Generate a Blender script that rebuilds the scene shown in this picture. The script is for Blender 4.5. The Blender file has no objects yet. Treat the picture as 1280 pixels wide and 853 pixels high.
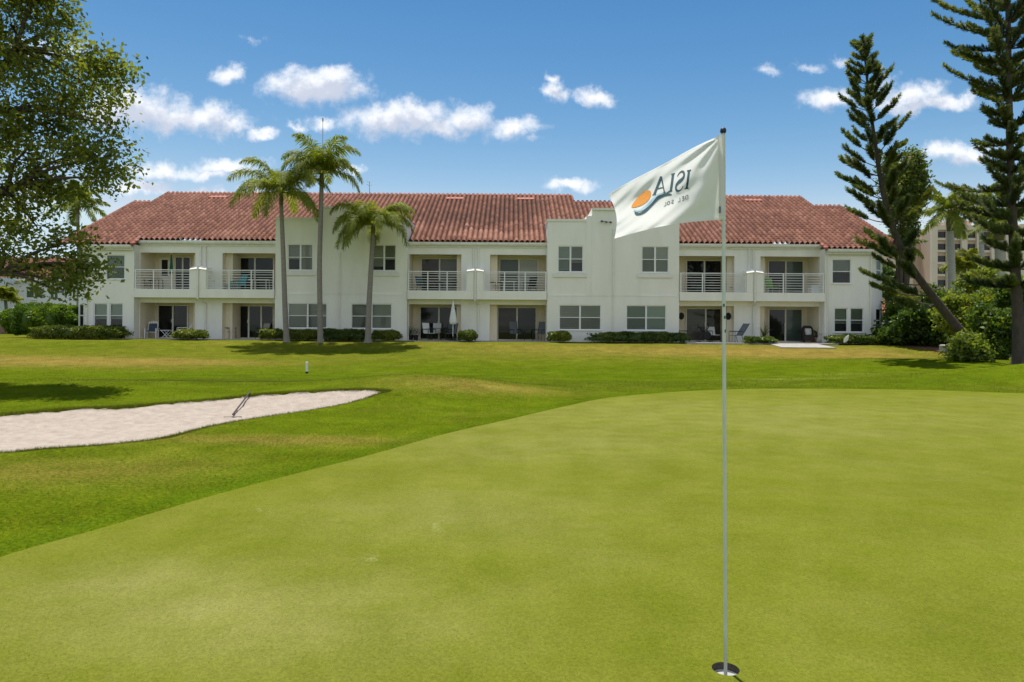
import bpy, math, random
import numpy as np
from mathutils import Vector, Matrix

random.seed(7)
RNG = np.random.default_rng(11)
SC = bpy.context.scene
COL = SC.collection
R = math.radians

# ------------------------------------------------------------------ camera
EYE = 1.375
F = 853.33
ROLL = 0.0062
cam_d = bpy.data.cameras.new('camera')
cam = bpy.data.objects.new('camera', cam_d)
COL.objects.link(cam)
cam.location = (0, 0, EYE)
cam.rotation_euler = (math.pi / 2, -ROLL, 0)
cam_d.lens = 24
cam_d.sensor_width = 36
cam_d.shift_y = -18.5 / 1280
cam_d.clip_start = 0.05
cam_d.clip_end = 6000
SC.camera = cam

# ------------------------------------------------------------------ exposure
SC.view_settings.view_transform = 'Standard'
SC.view_settings.look = 'None'
SC.view_settings.gamma = 1
SC.view_settings.exposure = 0.70
SC.view_settings.use_curve_mapping = False

# ------------------------------------------------------------------ sun
SUN_EL, SUN_AZ = 76.0, -20.0          # azimuth from +Y (behind the building) towards -X
sd = bpy.data.lights.new('sun', 'SUN')
sd.energy = 3.5
sd.angle = R(0.53)
sd.color = (1.0, 0.95, 0.87)
sun = bpy.data.objects.new('sun', sd)
COL.objects.link(sun)
sv = Vector((math.sin(R(SUN_AZ)) * math.cos(R(SUN_EL)), math.cos(R(SUN_AZ)) * math.cos(R(SUN_EL)), math.sin(R(SUN_EL))))
sun.rotation_euler = sv.to_track_quat('Z', 'Y').to_euler()
sun.location = (0, 0, 60)

# ------------------------------------------------------------------ sky and clouds (directions on the sky dome)
# direction-space positions: (azimuth tangent, elevation tangent, half width, half height, strength)
CLOUDS_PX = [
    (285, 94, 19, 13, 1.05), (396, 110, 62, 22, 1.20), (412, 96, 26, 14, 1.05), (370, 118, 32, 13, 1.05),
    (500, 150, 66, 22, 1.20), (478, 145, 36, 17, 1.15), (520, 142, 30, 15, 1.05), (588, 152, 34, 20, 1.00), (550, 162, 28, 14, 1.12), (642, 161, 30, 13, 1.12),
    (170, 135, 60, 28, 1.15), (230, 150, 76, 20, 1.15), (292, 157, 30, 10, 1.00), (140, 140, 40, 24, 1.05),
    (331, 165, 18, 8, 0.97), (372, 158, 14, 7, 0.77), (405, 158, 24, 8, 0.82),
    (205, 214, 46, 11, 1.07), (262, 219, 30, 8, 0.97), (285, 206, 40, 11, 1.12), (180, 236, 40, 9, 1.02), (240, 243, 40, 7, 0.87),
    (436, 213, 22, 7, 1.02), (330, 240, 30, 8, 0.82),
    (690, 114, 15, 12, 1.12), (744, 121, 26, 11, 1.07), (688, 99, 8, 8, 0.92), (712, 229, 34, 8, 1.12), (665, 175, 14, 6, 0.72),
    (1036, 124, 34, 15, 1.02), (1140, 118, 46, 20, 1.05), (1185, 128, 44, 12, 1.07), (1140, 132, 60, 10, 1.02),
    (1195, 192, 44, 13, 1.07), (960, 85, 18, 8, 0.67), (1010, 82, 26, 7, 0.72), (1050, 75, 14, 7, 0.67), (316, 50, 16, 6, 0.52), (60, 60, 50, 14, 0.82),
]
world = bpy.data.worlds.new('World')
SC.world = world
world.use_nodes = True
nt = world.node_tree
nt.nodes.clear()


def nd(tree, kind, **kw):
    n = tree.nodes.new(kind)
    for k, v in kw.items():
        setattr(n, k, v)
    return n


def mth(tree, op, a, b=None, c=None, clamp=False):
    n = tree.nodes.new('ShaderNodeMath')
    n.operation = op
    n.use_clamp = clamp
    for i, v in enumerate((a, b, c)):
        if v is None:
            continue
        if isinstance(v, (int, float)):
            n.inputs[i].default_value = v
        else:
            tree.links.new(v, n.inputs[i])
    return n.outputs[0]


def cloud_group():
    g = bpy.data.node_groups.new('cloud_field', 'ShaderNodeTree')
    g.interface.new_socket('P', in_out='INPUT', socket_type='NodeSocketVector')
    g.interface.new_socket('D', in_out='OUTPUT', socket_type='NodeSocketFloat')
    gi = g.nodes.new('NodeGroupInput')
    go = g.nodes.new('NodeGroupOutput')
    # ragged outline: warp the position with two noises
    nz = nd(g, 'ShaderNodeTexNoise', noise_dimensions='3D')
    nz.inputs['Scale'].default_value = 22
    nz.inputs['Detail'].default_value = 6
    nz.inputs['Roughness'].default_value = .6
    g.links.new(gi.outputs[0], nz.inputs['Vector'])
    sub = nd(g, 'ShaderNodeVectorMath', operation='SUBTRACT')
    g.links.new(nz.outputs['Color'], sub.inputs[0])
    sub.inputs[1].default_value = (.5, .5, .5)
    sca = nd(g, 'ShaderNodeVectorMath', operation='SCALE')
    g.links.new(sub.outputs[0], sca.inputs[0])
    sca.inputs['Scale'].default_value = .052
    add = nd(g, 'ShaderNodeVectorMath', operation='ADD')
    g.links.new(gi.outputs[0], add.inputs[0])
    g.links.new(sca.outputs[0], add.inputs[1])
    acc = None
    for (px, py, sx, sy, st) in CLOUDS_PX:
        u, v = px - 640, py - 408
        u, v = u + ROLL * v, v - ROLL * u
        s1 = nd(g, 'ShaderNodeVectorMath', operation='SUBTRACT')
        g.links.new(add.outputs[0], s1.inputs[0])
        s1.inputs[1].default_value = (u / F, -v / F, 0)
        s2 = nd(g, 'ShaderNodeVectorMath', operation='MULTIPLY')
        g.links.new(s1.outputs[0], s2.inputs[0])
        s2.inputs[1].default_value = (F / sx, F / sy, 0)
        ln = nd(g, 'ShaderNodeVectorMath', operation='LENGTH')
        g.links.new(s2.outputs[0], ln.inputs[0])
        val = mth(g, 'MULTIPLY_ADD', ln.outputs['Value'], -.62 * st, st)
        acc = val if acc is None else mth(g, 'MAXIMUM', acc, val)
    fine = nd(g, 'ShaderNodeTexNoise', noise_dimensions='3D')
    fine.inputs['Scale'].default_value = 38
    fine.inputs['Detail'].default_value = 9
    fine.inputs['Roughness'].default_value = .62
    g.links.new(gi.outputs[0], fine.inputs['Vector'])
    f2 = mth(g, 'MULTIPLY_ADD', fine.outputs['Fac'], 1.25, -.68)
    tot = mth(g, 'ADD', acc, f2)
    g.links.new(tot, go.inputs[0])
    return g


tc = nd(nt, 'ShaderNodeTexCoord')
sep = nd(nt, 'ShaderNodeSeparateXYZ')
nt.links.new(tc.outputs['Generated'], sep.inputs[0])
ay = mth(nt, 'MAXIMUM', mth(nt, 'ABSOLUTE', sep.outputs['Y']), .05)
pu = mth(nt, 'DIVIDE', sep.outputs['X'], ay)
pv = mth(nt, 'DIVIDE', sep.outputs['Z'], ay)
comb = nd(nt, 'ShaderNodeCombineXYZ')
nt.links.new(pu, comb.inputs[0])
nt.links.new(pv, comb.inputs[1])
cg = cloud_group()
g1 = nd(nt, 'ShaderNodeGroup')
g1.node_tree = cg
nt.links.new(comb.outputs[0], g1.inputs[0])
up = nd(nt, 'ShaderNodeVectorMath', operation='ADD')
nt.links.new(comb.outputs[0], up.inputs[0])
up.inputs[1].default_value = (-.006, .020, 0)
g2 = nd(nt, 'ShaderNodeGroup')
g2.node_tree = cg
nt.links.new(up.outputs[0], g2.inputs[0])
dens = nd(nt, 'ShaderNodeMapRange', interpolation_type='SMOOTHSTEP')
nt.links.new(g1.outputs[0], dens.inputs[0])
dens.inputs[1].default_value = .10
dens.inputs[2].default_value = .92
shade = nd(nt, 'ShaderNodeMapRange', interpolation_type='SMOOTHSTEP')
nt.links.new(g2.outputs[0], shade.inputs[0])
shade.inputs[1].default_value = .15
shade.inputs[2].default_value = .80
shade.inputs[3].default_value = 1.0
shade.inputs[4].default_value = .05
sky = nd(nt, 'ShaderNodeTexSky', sky_type='NISHITA')
sky.sun_disc = False
sky.sun_elevation = R(SUN_EL)
sky.sun_rotation = R(SUN_AZ)
sky.altitude = 0
sky.air_density = 1.0
sky.dust_density = 0.0
sky.ozone_density = 6.0
# photographic contrast of the blue: one power curve per channel
ssep = nd(nt, 'ShaderNodeSeparateColor')
nt.links.new(sky.outputs[0], ssep.inputs[0])
scom = nd(nt, 'ShaderNodeCombineColor')
for ch, mid_, gam, out_ in ((0, 1.707, 2.6, .73), (1, 3.07, 1.6, 1.60), (2, 5.64, 1.1, 2.80)):
    vv_ = mth(nt, 'MULTIPLY', mth(nt, 'POWER', mth(nt, 'DIVIDE', ssep.outputs[ch], mid_), gam), out_)
    nt.links.new(mth(nt, 'MINIMUM', vv_, (2.6, 3.3, 4.3)[ch]), scom.inputs[ch])
ccol = nd(nt, 'ShaderNodeMix', data_type='RGBA')
nt.links.new(shade.outputs[0], ccol.inputs[0])
ccol.inputs[6].default_value = (2.6, 2.8, 3.3, 1)
ccol.inputs[7].default_value = (4.4, 4.45, 4.6, 1)
# bright cumulus added behind the viewer, out of view, to fill the shaded facade
bn = nd(nt, 'ShaderNodeTexNoise')
bn.inputs['Scale'].default_value = 3.2
bn.inputs['Detail'].default_value = 8
bn.inputs['Roughness'].default_value = .6
nt.links.new(tc.outputs['Generated'], bn.inputs['Vector'])
bd = nd(nt, 'ShaderNodeMapRange', interpolation_type='SMOOTHSTEP')
nt.links.new(bn.outputs['Fac'], bd.inputs[0])
bd.inputs[1].default_value = .42
bd.inputs[2].default_value = .58
behind = mth(nt, 'LESS_THAN', sep.outputs['Y'], -.02)
fillcl = mth(nt, 'MULTIPLY', mth(nt, 'MULTIPLY', bd.outputs[0], behind), mth(nt, 'GREATER_THAN', sep.outputs['Z'], 0.0))
front = mth(nt, 'GREATER_THAN', sep.outputs['Y'], .02)
dall = mth(nt, 'MAXIMUM', mth(nt, 'MULTIPLY', dens.outputs[0], front), fillcl)
mixs = nd(nt, 'ShaderNodeMix', data_type='RGBA')
cfac = mth(nt, 'MULTIPLY', dall, .93)
nt.links.new(cfac, mixs.inputs[0])
nt.links.new(scom.outputs[0], mixs.inputs[6])
nt.links.new(ccol.outputs[2], mixs.inputs[7])
bg = nd(nt, 'ShaderNodeBackground')
bg.inputs['Strength'].default_value = 0.15
nt.links.new(mixs.outputs[2], bg.inputs['Color'])
wo = nd(nt, 'ShaderNodeOutputWorld')
nt.links.new(bg.outputs[0], wo.inputs[0])

# ------------------------------------------------------------------ helpers


def A(px, py, Y):
    u, v = px - 640, py - 408
    u, v = u + ROLL * v, v - ROLL * u
    return Vector((u / F * Y, Y, EYE - v / F * Y))


def link(o, parent=None):
    COL.objects.link(o)
    if parent is not None:
        o.parent = parent
    return o


def tag(o, label=None, cat=None, group=None, kind=None):
    if label:
        o['label'] = label
    if cat:
        o['category'] = cat
    if group:
        o['group'] = group
    if kind:
        o['kind'] = kind
    return o


def thing(name, label, cat, loc=(0, 0, 0), rz=0, group=None):
    o = bpy.data.objects.new(name, None)
    o.empty_display_size = .3
    link(o)
    o.location = loc
    o.rotation_euler = (0, 0, rz)
    return tag(o, label, cat, group)


def mesh_np(name, V, Fc, mat, parent=None, smooth=False, fattr=None, vattr=None):
    """V (n,3); Fc (m,k) all same size."""
    me = bpy.data.meshes.new(name)
    V = np.ascontiguousarray(V, dtype=np.float32)
    Fc = np.ascontiguousarray(Fc, dtype=np.int32)
    m, k = Fc.shape
    me.vertices.add(len(V))
    me.vertices.foreach_set('co', V.ravel())
    me.loops.add(m * k)
    me.loops.foreach_set('vertex_index', Fc.ravel())
    me.polygons.add(m)
    me.polygons.foreach_set('loop_start', np.arange(0, m * k, k, dtype=np.int32))
    me.update(calc_edges=True)
    if smooth:
        me.polygons.foreach_set('use_smooth', np.ones(m, dtype=bool))
    if fattr is not None:
        for an, av in fattr.items():
            a = me.attributes.new(an, 'FLOAT', 'FACE')
            a.data.foreach_set('value', np.ascontiguousarray(av, dtype=np.float32))
    if vattr is not None:
        for an, av in vattr.items():
            a = me.attributes.new(an, 'FLOAT', 'POINT')
            a.data.foreach_set('value', np.ascontiguousarray(av, dtype=np.float32))
    me.materials.append(mat)
    o = bpy.data.objects.new(name, me)
    return link(o, parent)


class MB:
    def __init__(s):
        s.v, s.f = [], []

    def quad(s, a, b, c, d):
        i = len(s.v)
        s.v += [tuple(a), tuple(b), tuple(c), tuple(d)]
        s.f.append((i, i + 1, i + 2, i + 3))
        return s

    def poly(s, pts):
        i = len(s.v)
        s.v += [tuple(p) for p in pts]
        s.f.append(tuple(range(i, i + len(pts))))
        return s

    def box(s, x0, x1, y0, y1, z0, z1, M=None, ch=0):
        if ch > 0:
            return s.chbox(x0, x1, y0, y1, z0, z1, ch, M)
        i = len(s.v)
        p = [(x0, y0, z0), (x1, y0, z0), (x1, y1, z0), (x0, y1, z0), (x0, y0, z1), (x1, y0, z1), (x1, y1, z1), (x0, y1, z1)]
        if M is not None:
            p = [tuple(M @ Vector(q)) for q in p]
        s.v += p
        for f in ((0, 3, 2, 1), (4, 5, 6, 7), (0, 1, 5, 4), (1, 2, 6, 5), (2, 3, 7, 6), (3, 0, 4, 7)):
            s.f.append(tuple(i + k for k in f))
        return s

    def chbox(s, x0, x1, y0, y1, z0, z1, c, M=None):
        """box with bevelled vertical and top edges"""
        rings = []
        for z, ins in ((z0, 0), (z1 - c, 0), (z1, c)):
            a0, a1, b0, b1 = x0 + ins, x1 - ins, y0 + ins, y1 - ins
            cc = c
            rings.append([(a0 + cc, b0, z), (a1 - cc, b0, z), (a1, b0 + cc, z), (a1, b1 - cc, z), (a1 - cc, b1, z), (a0 + cc, b1, z), (a0, b1 - cc, z), (a0, b0 + cc, z)])
        s.loft(rings, M=M, cap=True)
        return s

    def loft(s, rings, M=None, cap=True, closed=True):
        i = len(s.v)
        n = len(rings[0])
        for r in rings:
            for q in r:
                s.v.append(tuple(M @ Vector(q)) if M is not None else tuple(q))
        for k in range(len(rings) - 1):
            for j in range(n if closed else n - 1):
                a, b = i + k * n + j, i + k * n + (j + 1) % n
                s.f.append((a, b, b + n, a + n))
        if cap:
            s.f.append(tuple(i + j for j in range(n))[::-1])
            s.f.append(tuple(i + (len(rings) - 1) * n + j for j in range(n)))
        return s

    def tube(s, pts, rad, n=8, M=None, cap=True):
        pts = [Vector(p) for p in pts]
        if not hasattr(rad, '__len__'):
            rad = [rad] * len(pts)
        rings = []
        ref = Vector((0.31, 0.17, .93)).normalized()
        d0 = (pts[-1] - pts[0]).normalized()
        if abs(d0.dot(ref)) > .9:
            ref = Vector((1, 0.05, 0.02)).normalized()
        for k, p in enumerate(pts):
            d = (pts[min(k + 1, len(pts) - 1)] - pts[max(k - 1, 0)]).normalized()
            a = d.cross(ref).normalized()
            b = d.cross(a).normalized()
            rings.append([p + (a * math.cos(2 * math.pi * j / n) + b * math.sin(2 * math.pi * j / n)) * rad[k] for j in range(n)])
        return s.loft(rings, M=M, cap=cap)

    def lathe(s, prof, n=16, c=(0, 0, 0), M=None):
        rings = [[(c[0] + r * math.cos(2 * math.pi * j / n), c[1] + r * math.sin(2 * math.pi * j / n), c[2] + z) for j in range(n)] for r, z in prof]
        return s.loft(rings, M=M)

    def build(s, name, mat, parent=None, smooth=False):
        me = bpy.data.meshes.new(name)
        me.from_pydata(s.v, [], s.f)
        me.update()
        if smooth:
            me.polygons.foreach_set('use_smooth', np.ones(len(me.polygons), dtype=bool))
        me.materials.append(mat)
        o = bpy.data.objects.new(name, me)
        return link(o, parent)


def smooth_angle(o, ang=40):
    """smooth shading but hard edges beyond the angle"""
    me = o.data
    me.polygons.foreach_set('use_smooth', np.ones(len(me.polygons), dtype=bool))
    try:
        me.set_sharp_from_angle(angle=R(ang))
    except Exception:
        pass
    return o


# ------------------------------------------------------------------ materials
MATS = {}


def bsdf_of(m):
    return next(n for n in m.node_tree.nodes if n.type == 'BSDF_PRINCIPLED')


def pmat(name, c1, c2=None, scale=6, rough=.7, bump=0, bscale=None, metallic=0, spec=.4, detail=5, coat=0, stretch=None):
    if name in MATS:
        return MATS[name]
    m = bpy.data.materials.new(name)
    m.use_nodes = True
    t = m.node_tree
    b = bsdf_of(m)
    b.inputs['Roughness'].default_value = rough
    b.inputs['Metallic'].default_value = metallic
    b.inputs['Specular IOR Level'].default_value = spec
    b.inputs['Coat Weight'].default_value = coat
    b.inputs['Coat Roughness'].default_value = .03
    c2 = c2 or tuple(min(1, v * .82) for v in c1)
    co = nd(t, 'ShaderNodeTexCoord')
    src = co.outputs['Object']
    if stretch:
        mp = nd(t, 'ShaderNodeMapping')
        mp.inputs['Scale'].default_value = stretch
        t.links.new(src, mp.inputs[0])
        src = mp.outputs[0]
    nz = nd(t, 'ShaderNodeTexNoise')
    nz.inputs['Scale'].default_value = scale
    nz.inputs['Detail'].default_value = detail
    nz.inputs['Roughness'].default_value = .6
    t.links.new(src, nz.inputs['Vector'])
    rp = nd(t, 'ShaderNodeMapRange')
    rp.inputs[1].default_value = .3
    rp.inputs[2].default_value = .7
    t.links.new(nz.outputs['Fac'], rp.inputs[0])
    mx = nd(t, 'ShaderNodeMix', data_type='RGBA')
    mx.inputs[6].default_value = (*c1, 1)
    mx.inputs[7].default_value = (*c2, 1)
    t.links.new(rp.outputs[0], mx.inputs[0])
    t.links.new(mx.outputs[2], b.inputs['Base Color'])
    if bump:
        n2 = nd(t, 'ShaderNodeTexNoise')
        n2.inputs['Scale'].default_value = bscale or scale * 6
        n2.inputs['Detail'].default_value = 4
        t.links.new(src, n2.inputs['Vector'])
        bp = nd(t, 'ShaderNodeBump')
        bp.inputs['Strength'].default_value = bump
        bp.inputs['Distance'].default_value = .02
        t.links.new(n2.outputs['Fac'], bp.inputs['Height'])
        t.links.new(bp.outputs[0], b.inputs['Normal'])
    MATS[name] = m
    return m


def leafmat(name, cols, trans=.35, rough=.45, tcol=None, spec=.4):
    """colour by the per-leaf attribute 'tint'"""
    if name in MATS:
        return MATS[name]
    m = bpy.data.materials.new(name)
    m.use_nodes = True
    t = m.node_tree
    b = bsdf_of(m)
    out = next(n for n in t.nodes if n.type == 'OUTPUT_MATERIAL')
    b.inputs['Roughness'].default_value = rough
    b.inputs['Specular IOR Level'].default_value = spec
    at = nd(t, 'ShaderNodeAttribute', attribute_name='tint')
    cr = nd(t, 'ShaderNodeValToRGB')
    el = cr.color_ramp.elements
    while len(el) < len(cols):
        el.new(.5)
    for i, c in enumerate(cols):
        el[i].position = i / (len(cols) - 1)
        el[i].color = (*c, 1)
    t.links.new(at.outputs['Fac'], cr.inputs[0])
    t.links.new(cr.outputs[0], b.inputs['Base Color'])
    tr = nd(t, 'ShaderNodeBsdfTranslucent')
    mul = nd(t, 'ShaderNodeMix', data_type='RGBA', blend_type='MULTIPLY')
    mul.inputs[0].default_value = 1
    t.links.new(cr.outputs[0], mul.inputs[6])
    mul.inputs[7].default_value = (*(tcol or (1.5, 1.5, .7)), 1)
    t.links.new(mul.outputs[2], tr.inputs['Color'])
    ms = nd(t, 'ShaderNodeMixShader')
    ms.inputs[0].default_value = trans
    t.links.new(b.outputs[0], ms.inputs[1])
    t.links.new(tr.outputs[0], ms.inputs[2])
    t.links.new(ms.outputs[0], out.inputs[0])
    MATS[name] = m
    return m


STUCCO = pmat('stucco_cream', (.87, .85, .775), (.78, .765, .69), scale=1.4, rough=.85, bump=.25, bscale=45, spec=.2, stretch=(1, 1, .22), detail=9)
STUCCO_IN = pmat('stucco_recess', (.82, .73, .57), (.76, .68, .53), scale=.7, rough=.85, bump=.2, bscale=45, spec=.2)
WHITE = pmat('white_paint', (.80, .80, .78), (.75, .75, .73), scale=3, rough=.45)
TRIM = pmat('trim_cream', (.80, .78, .70), (.74, .72, .64), scale=3, rough=.5)
GLASS = pmat('dark_glass', (.010, .011, .011), (.016, .017, .016), scale=1, rough=.03, spec=.32)
CONCRETE = pmat('concrete', (.40, .385, .35), (.30, .285, .26), scale=2.5, rough=.9, bump=.3, bscale=60)
DARKMETAL = pmat('dark_metal', (.03, .03, .032), rough=.4, metallic=.3)
BLACKPL = pmat('black_plastic', (.02, .02, .022), rough=.4)
GREYFAB = pmat('grey_mesh_fabric', (.16, .18, .19), (.12, .14, .15), scale=20, rough=.8)
WHITEFAB = pmat('white_fabric', (.78, .78, .76), (.7, .7, .68), scale=8, rough=.85)
TEAL = pmat('turquoise_paint', (.03, .36, .42), (.03, .30, .36), scale=5, rough=.5)
GREENFAB = pmat('green_canvas', (.012, .12, .06), (.01, .09, .045), scale=8, rough=.8)
WICKER = pmat('dark_wicker', (.03, .022, .018), (.05, .036, .028), scale=60, rough=.6, bump=.5, bscale=90)
BARK_PALM = pmat('palm_bark', (.30, .27, .23), (.20, .18, .15), scale=6, rough=.9, bump=.5, bscale=18, stretch=(1, 1, 3))
BARK_DARK = pmat('dark_bark', (.10, .075, .055), (.055, .042, .032), scale=7, rough=.95, bump=.8, bscale=22, stretch=(1, 1, .4))
BARK_ROYAL = pmat('pale_palm_bark', (.42, .40, .37), (.33, .31, .28), scale=3, rough=.85, bump=.3, bscale=14, stretch=(1, 1, 3))
TERRA_POT = pmat('terracotta_pot', (.38, .15, .08), rough=.8)
MULCH = pmat('bark_mulch', (.20, .10, .065), (.11, .055, .04), scale=9, rough=1, bump=1, bscale=30)


def blind_mat(name, base, line, freq=22):
    m = bpy.data.materials.new(name)
    m.use_nodes = True
    t = m.node_tree
    b = bsdf_of(m)
    b.inputs['Roughness'].default_value = .5
    b.inputs['Coat Weight'].default_value = .5
    b.inputs['Coat Roughness'].default_value = .02
    b.inputs['Specular IOR Level'].default_value = .2
    co = nd(t, 'ShaderNodeTexCoord')
    wv = nd(t, 'ShaderNodeTexWave', wave_type='BANDS', bands_direction='Z')
    wv.inputs['Scale'].default_value = freq / 6.283
    wv.inputs['Distortion'].default_value = .15
    t.links.new(co.outputs['Object'], wv.inputs['Vector'])
    nz = nd(t, 'ShaderNodeTexNoise')
    nz.inputs['Scale'].default_value = 1.1
    t.links.new(co.outputs['Object'], nz.inputs['Vector'])
    f = mth(t, 'MULTIPLY_ADD', wv.outputs['Fac'], .5, mth(t, 'MULTIPLY', nz.outputs['Fac'], .5))
    mx = nd(t, 'ShaderNodeMix', data_type='RGBA')
    mx.inputs[6].default_value = (*line, 1)
    mx.inputs[7].default_value = (*base, 1)
    t.links.new(f, mx.inputs[0])
    t.links.new(mx.outputs[2], b.inputs['Base Color'])
    return m


BLIND_TAN = blind_mat('blinds_tan', (.125, .118, .10), (.05, .048, .043))
BLIND_GREY = blind_mat('blinds_grey', (.16, .165, .15), (.07, .075, .07))
BLIND_GREEN = blind_mat('blinds_greenish', (.09, .13, .105), (.045, .065, .055))
CURTAIN = blind_mat('sheer_curtain', (.40, .42, .37), (.30, .31, .27), 3)
CURTAIN_DIM = blind_mat('dim_curtain', (.06, .052, .034), (.02, .019, .014), 3)
bsdf_of(CURTAIN_DIM).inputs['Roughness'].default_value = .9
bsdf_of(CURTAIN_DIM).inputs['Specular IOR Level'].default_value = .1


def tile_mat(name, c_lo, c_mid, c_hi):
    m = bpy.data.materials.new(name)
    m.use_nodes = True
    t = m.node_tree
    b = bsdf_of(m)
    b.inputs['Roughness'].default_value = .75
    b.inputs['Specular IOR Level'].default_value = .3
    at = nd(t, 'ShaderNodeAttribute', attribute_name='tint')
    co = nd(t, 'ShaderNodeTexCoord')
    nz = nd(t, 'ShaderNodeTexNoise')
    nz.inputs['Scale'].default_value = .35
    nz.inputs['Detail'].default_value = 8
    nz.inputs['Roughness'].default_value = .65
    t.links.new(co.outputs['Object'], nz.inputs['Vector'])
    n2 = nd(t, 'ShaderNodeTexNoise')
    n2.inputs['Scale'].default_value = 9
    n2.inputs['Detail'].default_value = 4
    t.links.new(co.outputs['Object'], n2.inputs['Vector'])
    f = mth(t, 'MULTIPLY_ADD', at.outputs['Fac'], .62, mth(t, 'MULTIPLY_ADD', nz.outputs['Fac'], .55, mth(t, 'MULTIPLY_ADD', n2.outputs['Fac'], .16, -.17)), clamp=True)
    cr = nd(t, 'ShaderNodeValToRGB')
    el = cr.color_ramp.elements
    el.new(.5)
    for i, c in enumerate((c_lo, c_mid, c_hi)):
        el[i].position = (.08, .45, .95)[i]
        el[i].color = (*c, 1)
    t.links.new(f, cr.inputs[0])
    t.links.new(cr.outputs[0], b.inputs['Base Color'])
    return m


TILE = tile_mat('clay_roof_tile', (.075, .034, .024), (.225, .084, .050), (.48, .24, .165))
TILE_PLAIN = pmat('clay_trim', (.40, .13, .085), (.27, .085, .06), scale=5, rough=.75, bump=.3)

# ------------------------------------------------------------------ terrain


def sstep(a, b, x):
    t = np.clip((x - a) / (b - a), 0, 1)
    return t * t * (3 - 2 * t)


PY = np.array([-60, 0, 9, 13, 14.5, 16, 20, 25, 29, 33, 35, 36.5, 37.8, 39, 42, 300, 3000.])
PZ = np.array([0, 0, 0, .0, .01, -.04, -.20, -.28, -.26, -.16, .04, .29, .46, .49, .49, .49, .49])


def Hn(x, y):
    x = np.asarray(x, float)
    y = np.asarray(y, float)
    z = (np.interp(y - .8, PY, PZ) + np.interp(y, PY, PZ) + np.interp(y + .8, PY, PZ)) / 3
    g = lambda cx, cy, a, sx, sy: a * np.exp(-((x - cx) / sx) ** 2 - ((y - cy) / sy) ** 2)
    z = z + g(-1.9, 14.6, .30, 2.3, 1.7) + g(17.5, 19.0, .75, 5.5, 2.6) + g(-9, 15.0, .12, 6, 2.0)
    z = z + g(18, 27.5, .42, 6.5, 4.5) + g(3.0, 33.0, .12, 7, 2.0) + g(-30, 30, .3, 14, 6)
    z = z + .012 * np.sin(x * .9 + 1.3) * np.sin(y * .7) * sstep(13, 18, y)
    return z


def H(x, y):
    return float(Hn(x, y))


def ground(px, py, zf=None, y0=1.2, y1=400):
    zf = zf or H
    Y = y0
    last = Y
    while Y < y1:
        p = A(px, py, Y)
        if p.z < zf(p.x, p.y):
            lo, hi = last, Y
            for _ in range(25):
                m = (lo + hi) / 2
                q = A(px, py, m)
                if q.z < zf(q.x, q.y):
                    hi = m
                else:
                    lo = m
            return A(px, py, hi)
        last = Y
        Y *= 1.01
    return A(px, py, y1)


def catmull(P, n=6, closed=True):
    P = np.array(P, float)
    out = []
    N = len(P)
    for i in range(N if closed else N - 1):
        if closed:
            p0, p1, p2, p3 = P[(i - 1) % N], P[i], P[(i + 1) % N], P[(i + 2) % N]
        else:
            p0, p1, p2, p3 = P[max(i - 1, 0)], P[i], P[i + 1], P[min(i + 2, N - 1)]
        for k in range(n):
            t = k / n
            out.append(.5 * ((2 * p1) + (-p0 + p2) * t + (2 * p0 - 5 * p1 + 4 * p2 - p3) * t * t + (-p0 + 3 * p1 - 3 * p2 + p3) * t ** 3))
    return np.array(out)


def signed_dist(poly, x, y):
    """positive inside"""
    x = np.asarray(x, float).ravel()
    y = np.asarray(y, float).ravel()
    d = np.full(x.shape, 1e9)
    ins = np.zeros(x.shape, bool)
    N = len(poly)
    for i in range(N):
        ax, ay_ = poly[i]
        bx, by = poly[(i + 1) % N]
        ex, ey = bx - ax, by - ay_
        L = ex * ex + ey * ey + 1e-12
        t = np.clip(((x - ax) * ex + (y - ay_) * ey) / L, 0, 1)
        d = np.minimum(d, np.hypot(x - ax - t * ex, y - ay_ - t * ey))
        c = ((ay_ > y) != (by > y)) & (x < (bx - ax) * (y - ay_) / (by - ay_ + 1e-12) + ax)
        ins ^= c
    return np.where(ins, d, -d)


HOLE = ground(907, 838)
# putting green outline (world XY)
gl = [ground(*p) for p in [(-300, 836), (-120, 750), (0, 698), (125, 662), (250, 625), (320, 606), (390, 588), (450, 573), (500, 559), (565, 541), (640, 524), (700, 510), (760, 498), (850, 490), (950, 486.5), (1050, 486.5), (1150, 488), (1240, 491)]]
gpts = [(p.x, p.y) for p in gl] + [(14.5, 12.5), (16, 7), (14, 1), (8, -5), (0, -6), (-3.3, -4), (-3.1, 1.0)]
GREEN = catmull(gpts, 6)
# bunker outline
bl = [ground(*p) for p in [(486, 489), (470, 494), (420, 508), (330, 522), (262, 534), (222, 545), (190, 551), (120, 558), (60, 562), (0, 567)]]
bl2 = [ground(*p) for p in [(0, 517), (80, 511), (150, 508), (230, 502), (300, 495.5), (345, 491), (400, 488.5), (450, 486.5)]]
bpts = [(p.x, p.y) for p in bl] + [(bl[-1].x - 1.3, bl[-1].y - .1), (bl[-1].x - 2.8, bl[-1].y + .8), (bl2[0].x - 1.6, bl2[0].y + .1)] + [(p.x, p.y) for p in bl2]
BUNK = catmull(bpts, 6)


def sand_z(x, y, d=None):
    if d is None:
        d = signed_dist(BUNK, x, y)
    z = Hn(np.ravel(x), np.ravel(y)) - .025 - .26 * (1 - np.exp(-np.maximum(d, 0) / 1.5))
    z += .012 * np.sin(np.ravel(x) * 4.1 + np.sin(np.ravel(y) * 2.2) * 2) * np.sin(np.ravel(y) * 3.3 + 1) * np.clip(d, 0, 1)
    return z


def axis(segs):
    out = []
    for a, b, st in segs:
        n = max(1, int(round((b - a) / st)))
        out += list(np.linspace(a, b, n, endpoint=False))
    out.append(segs[-1][1])
    return np.array(out)


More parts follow.
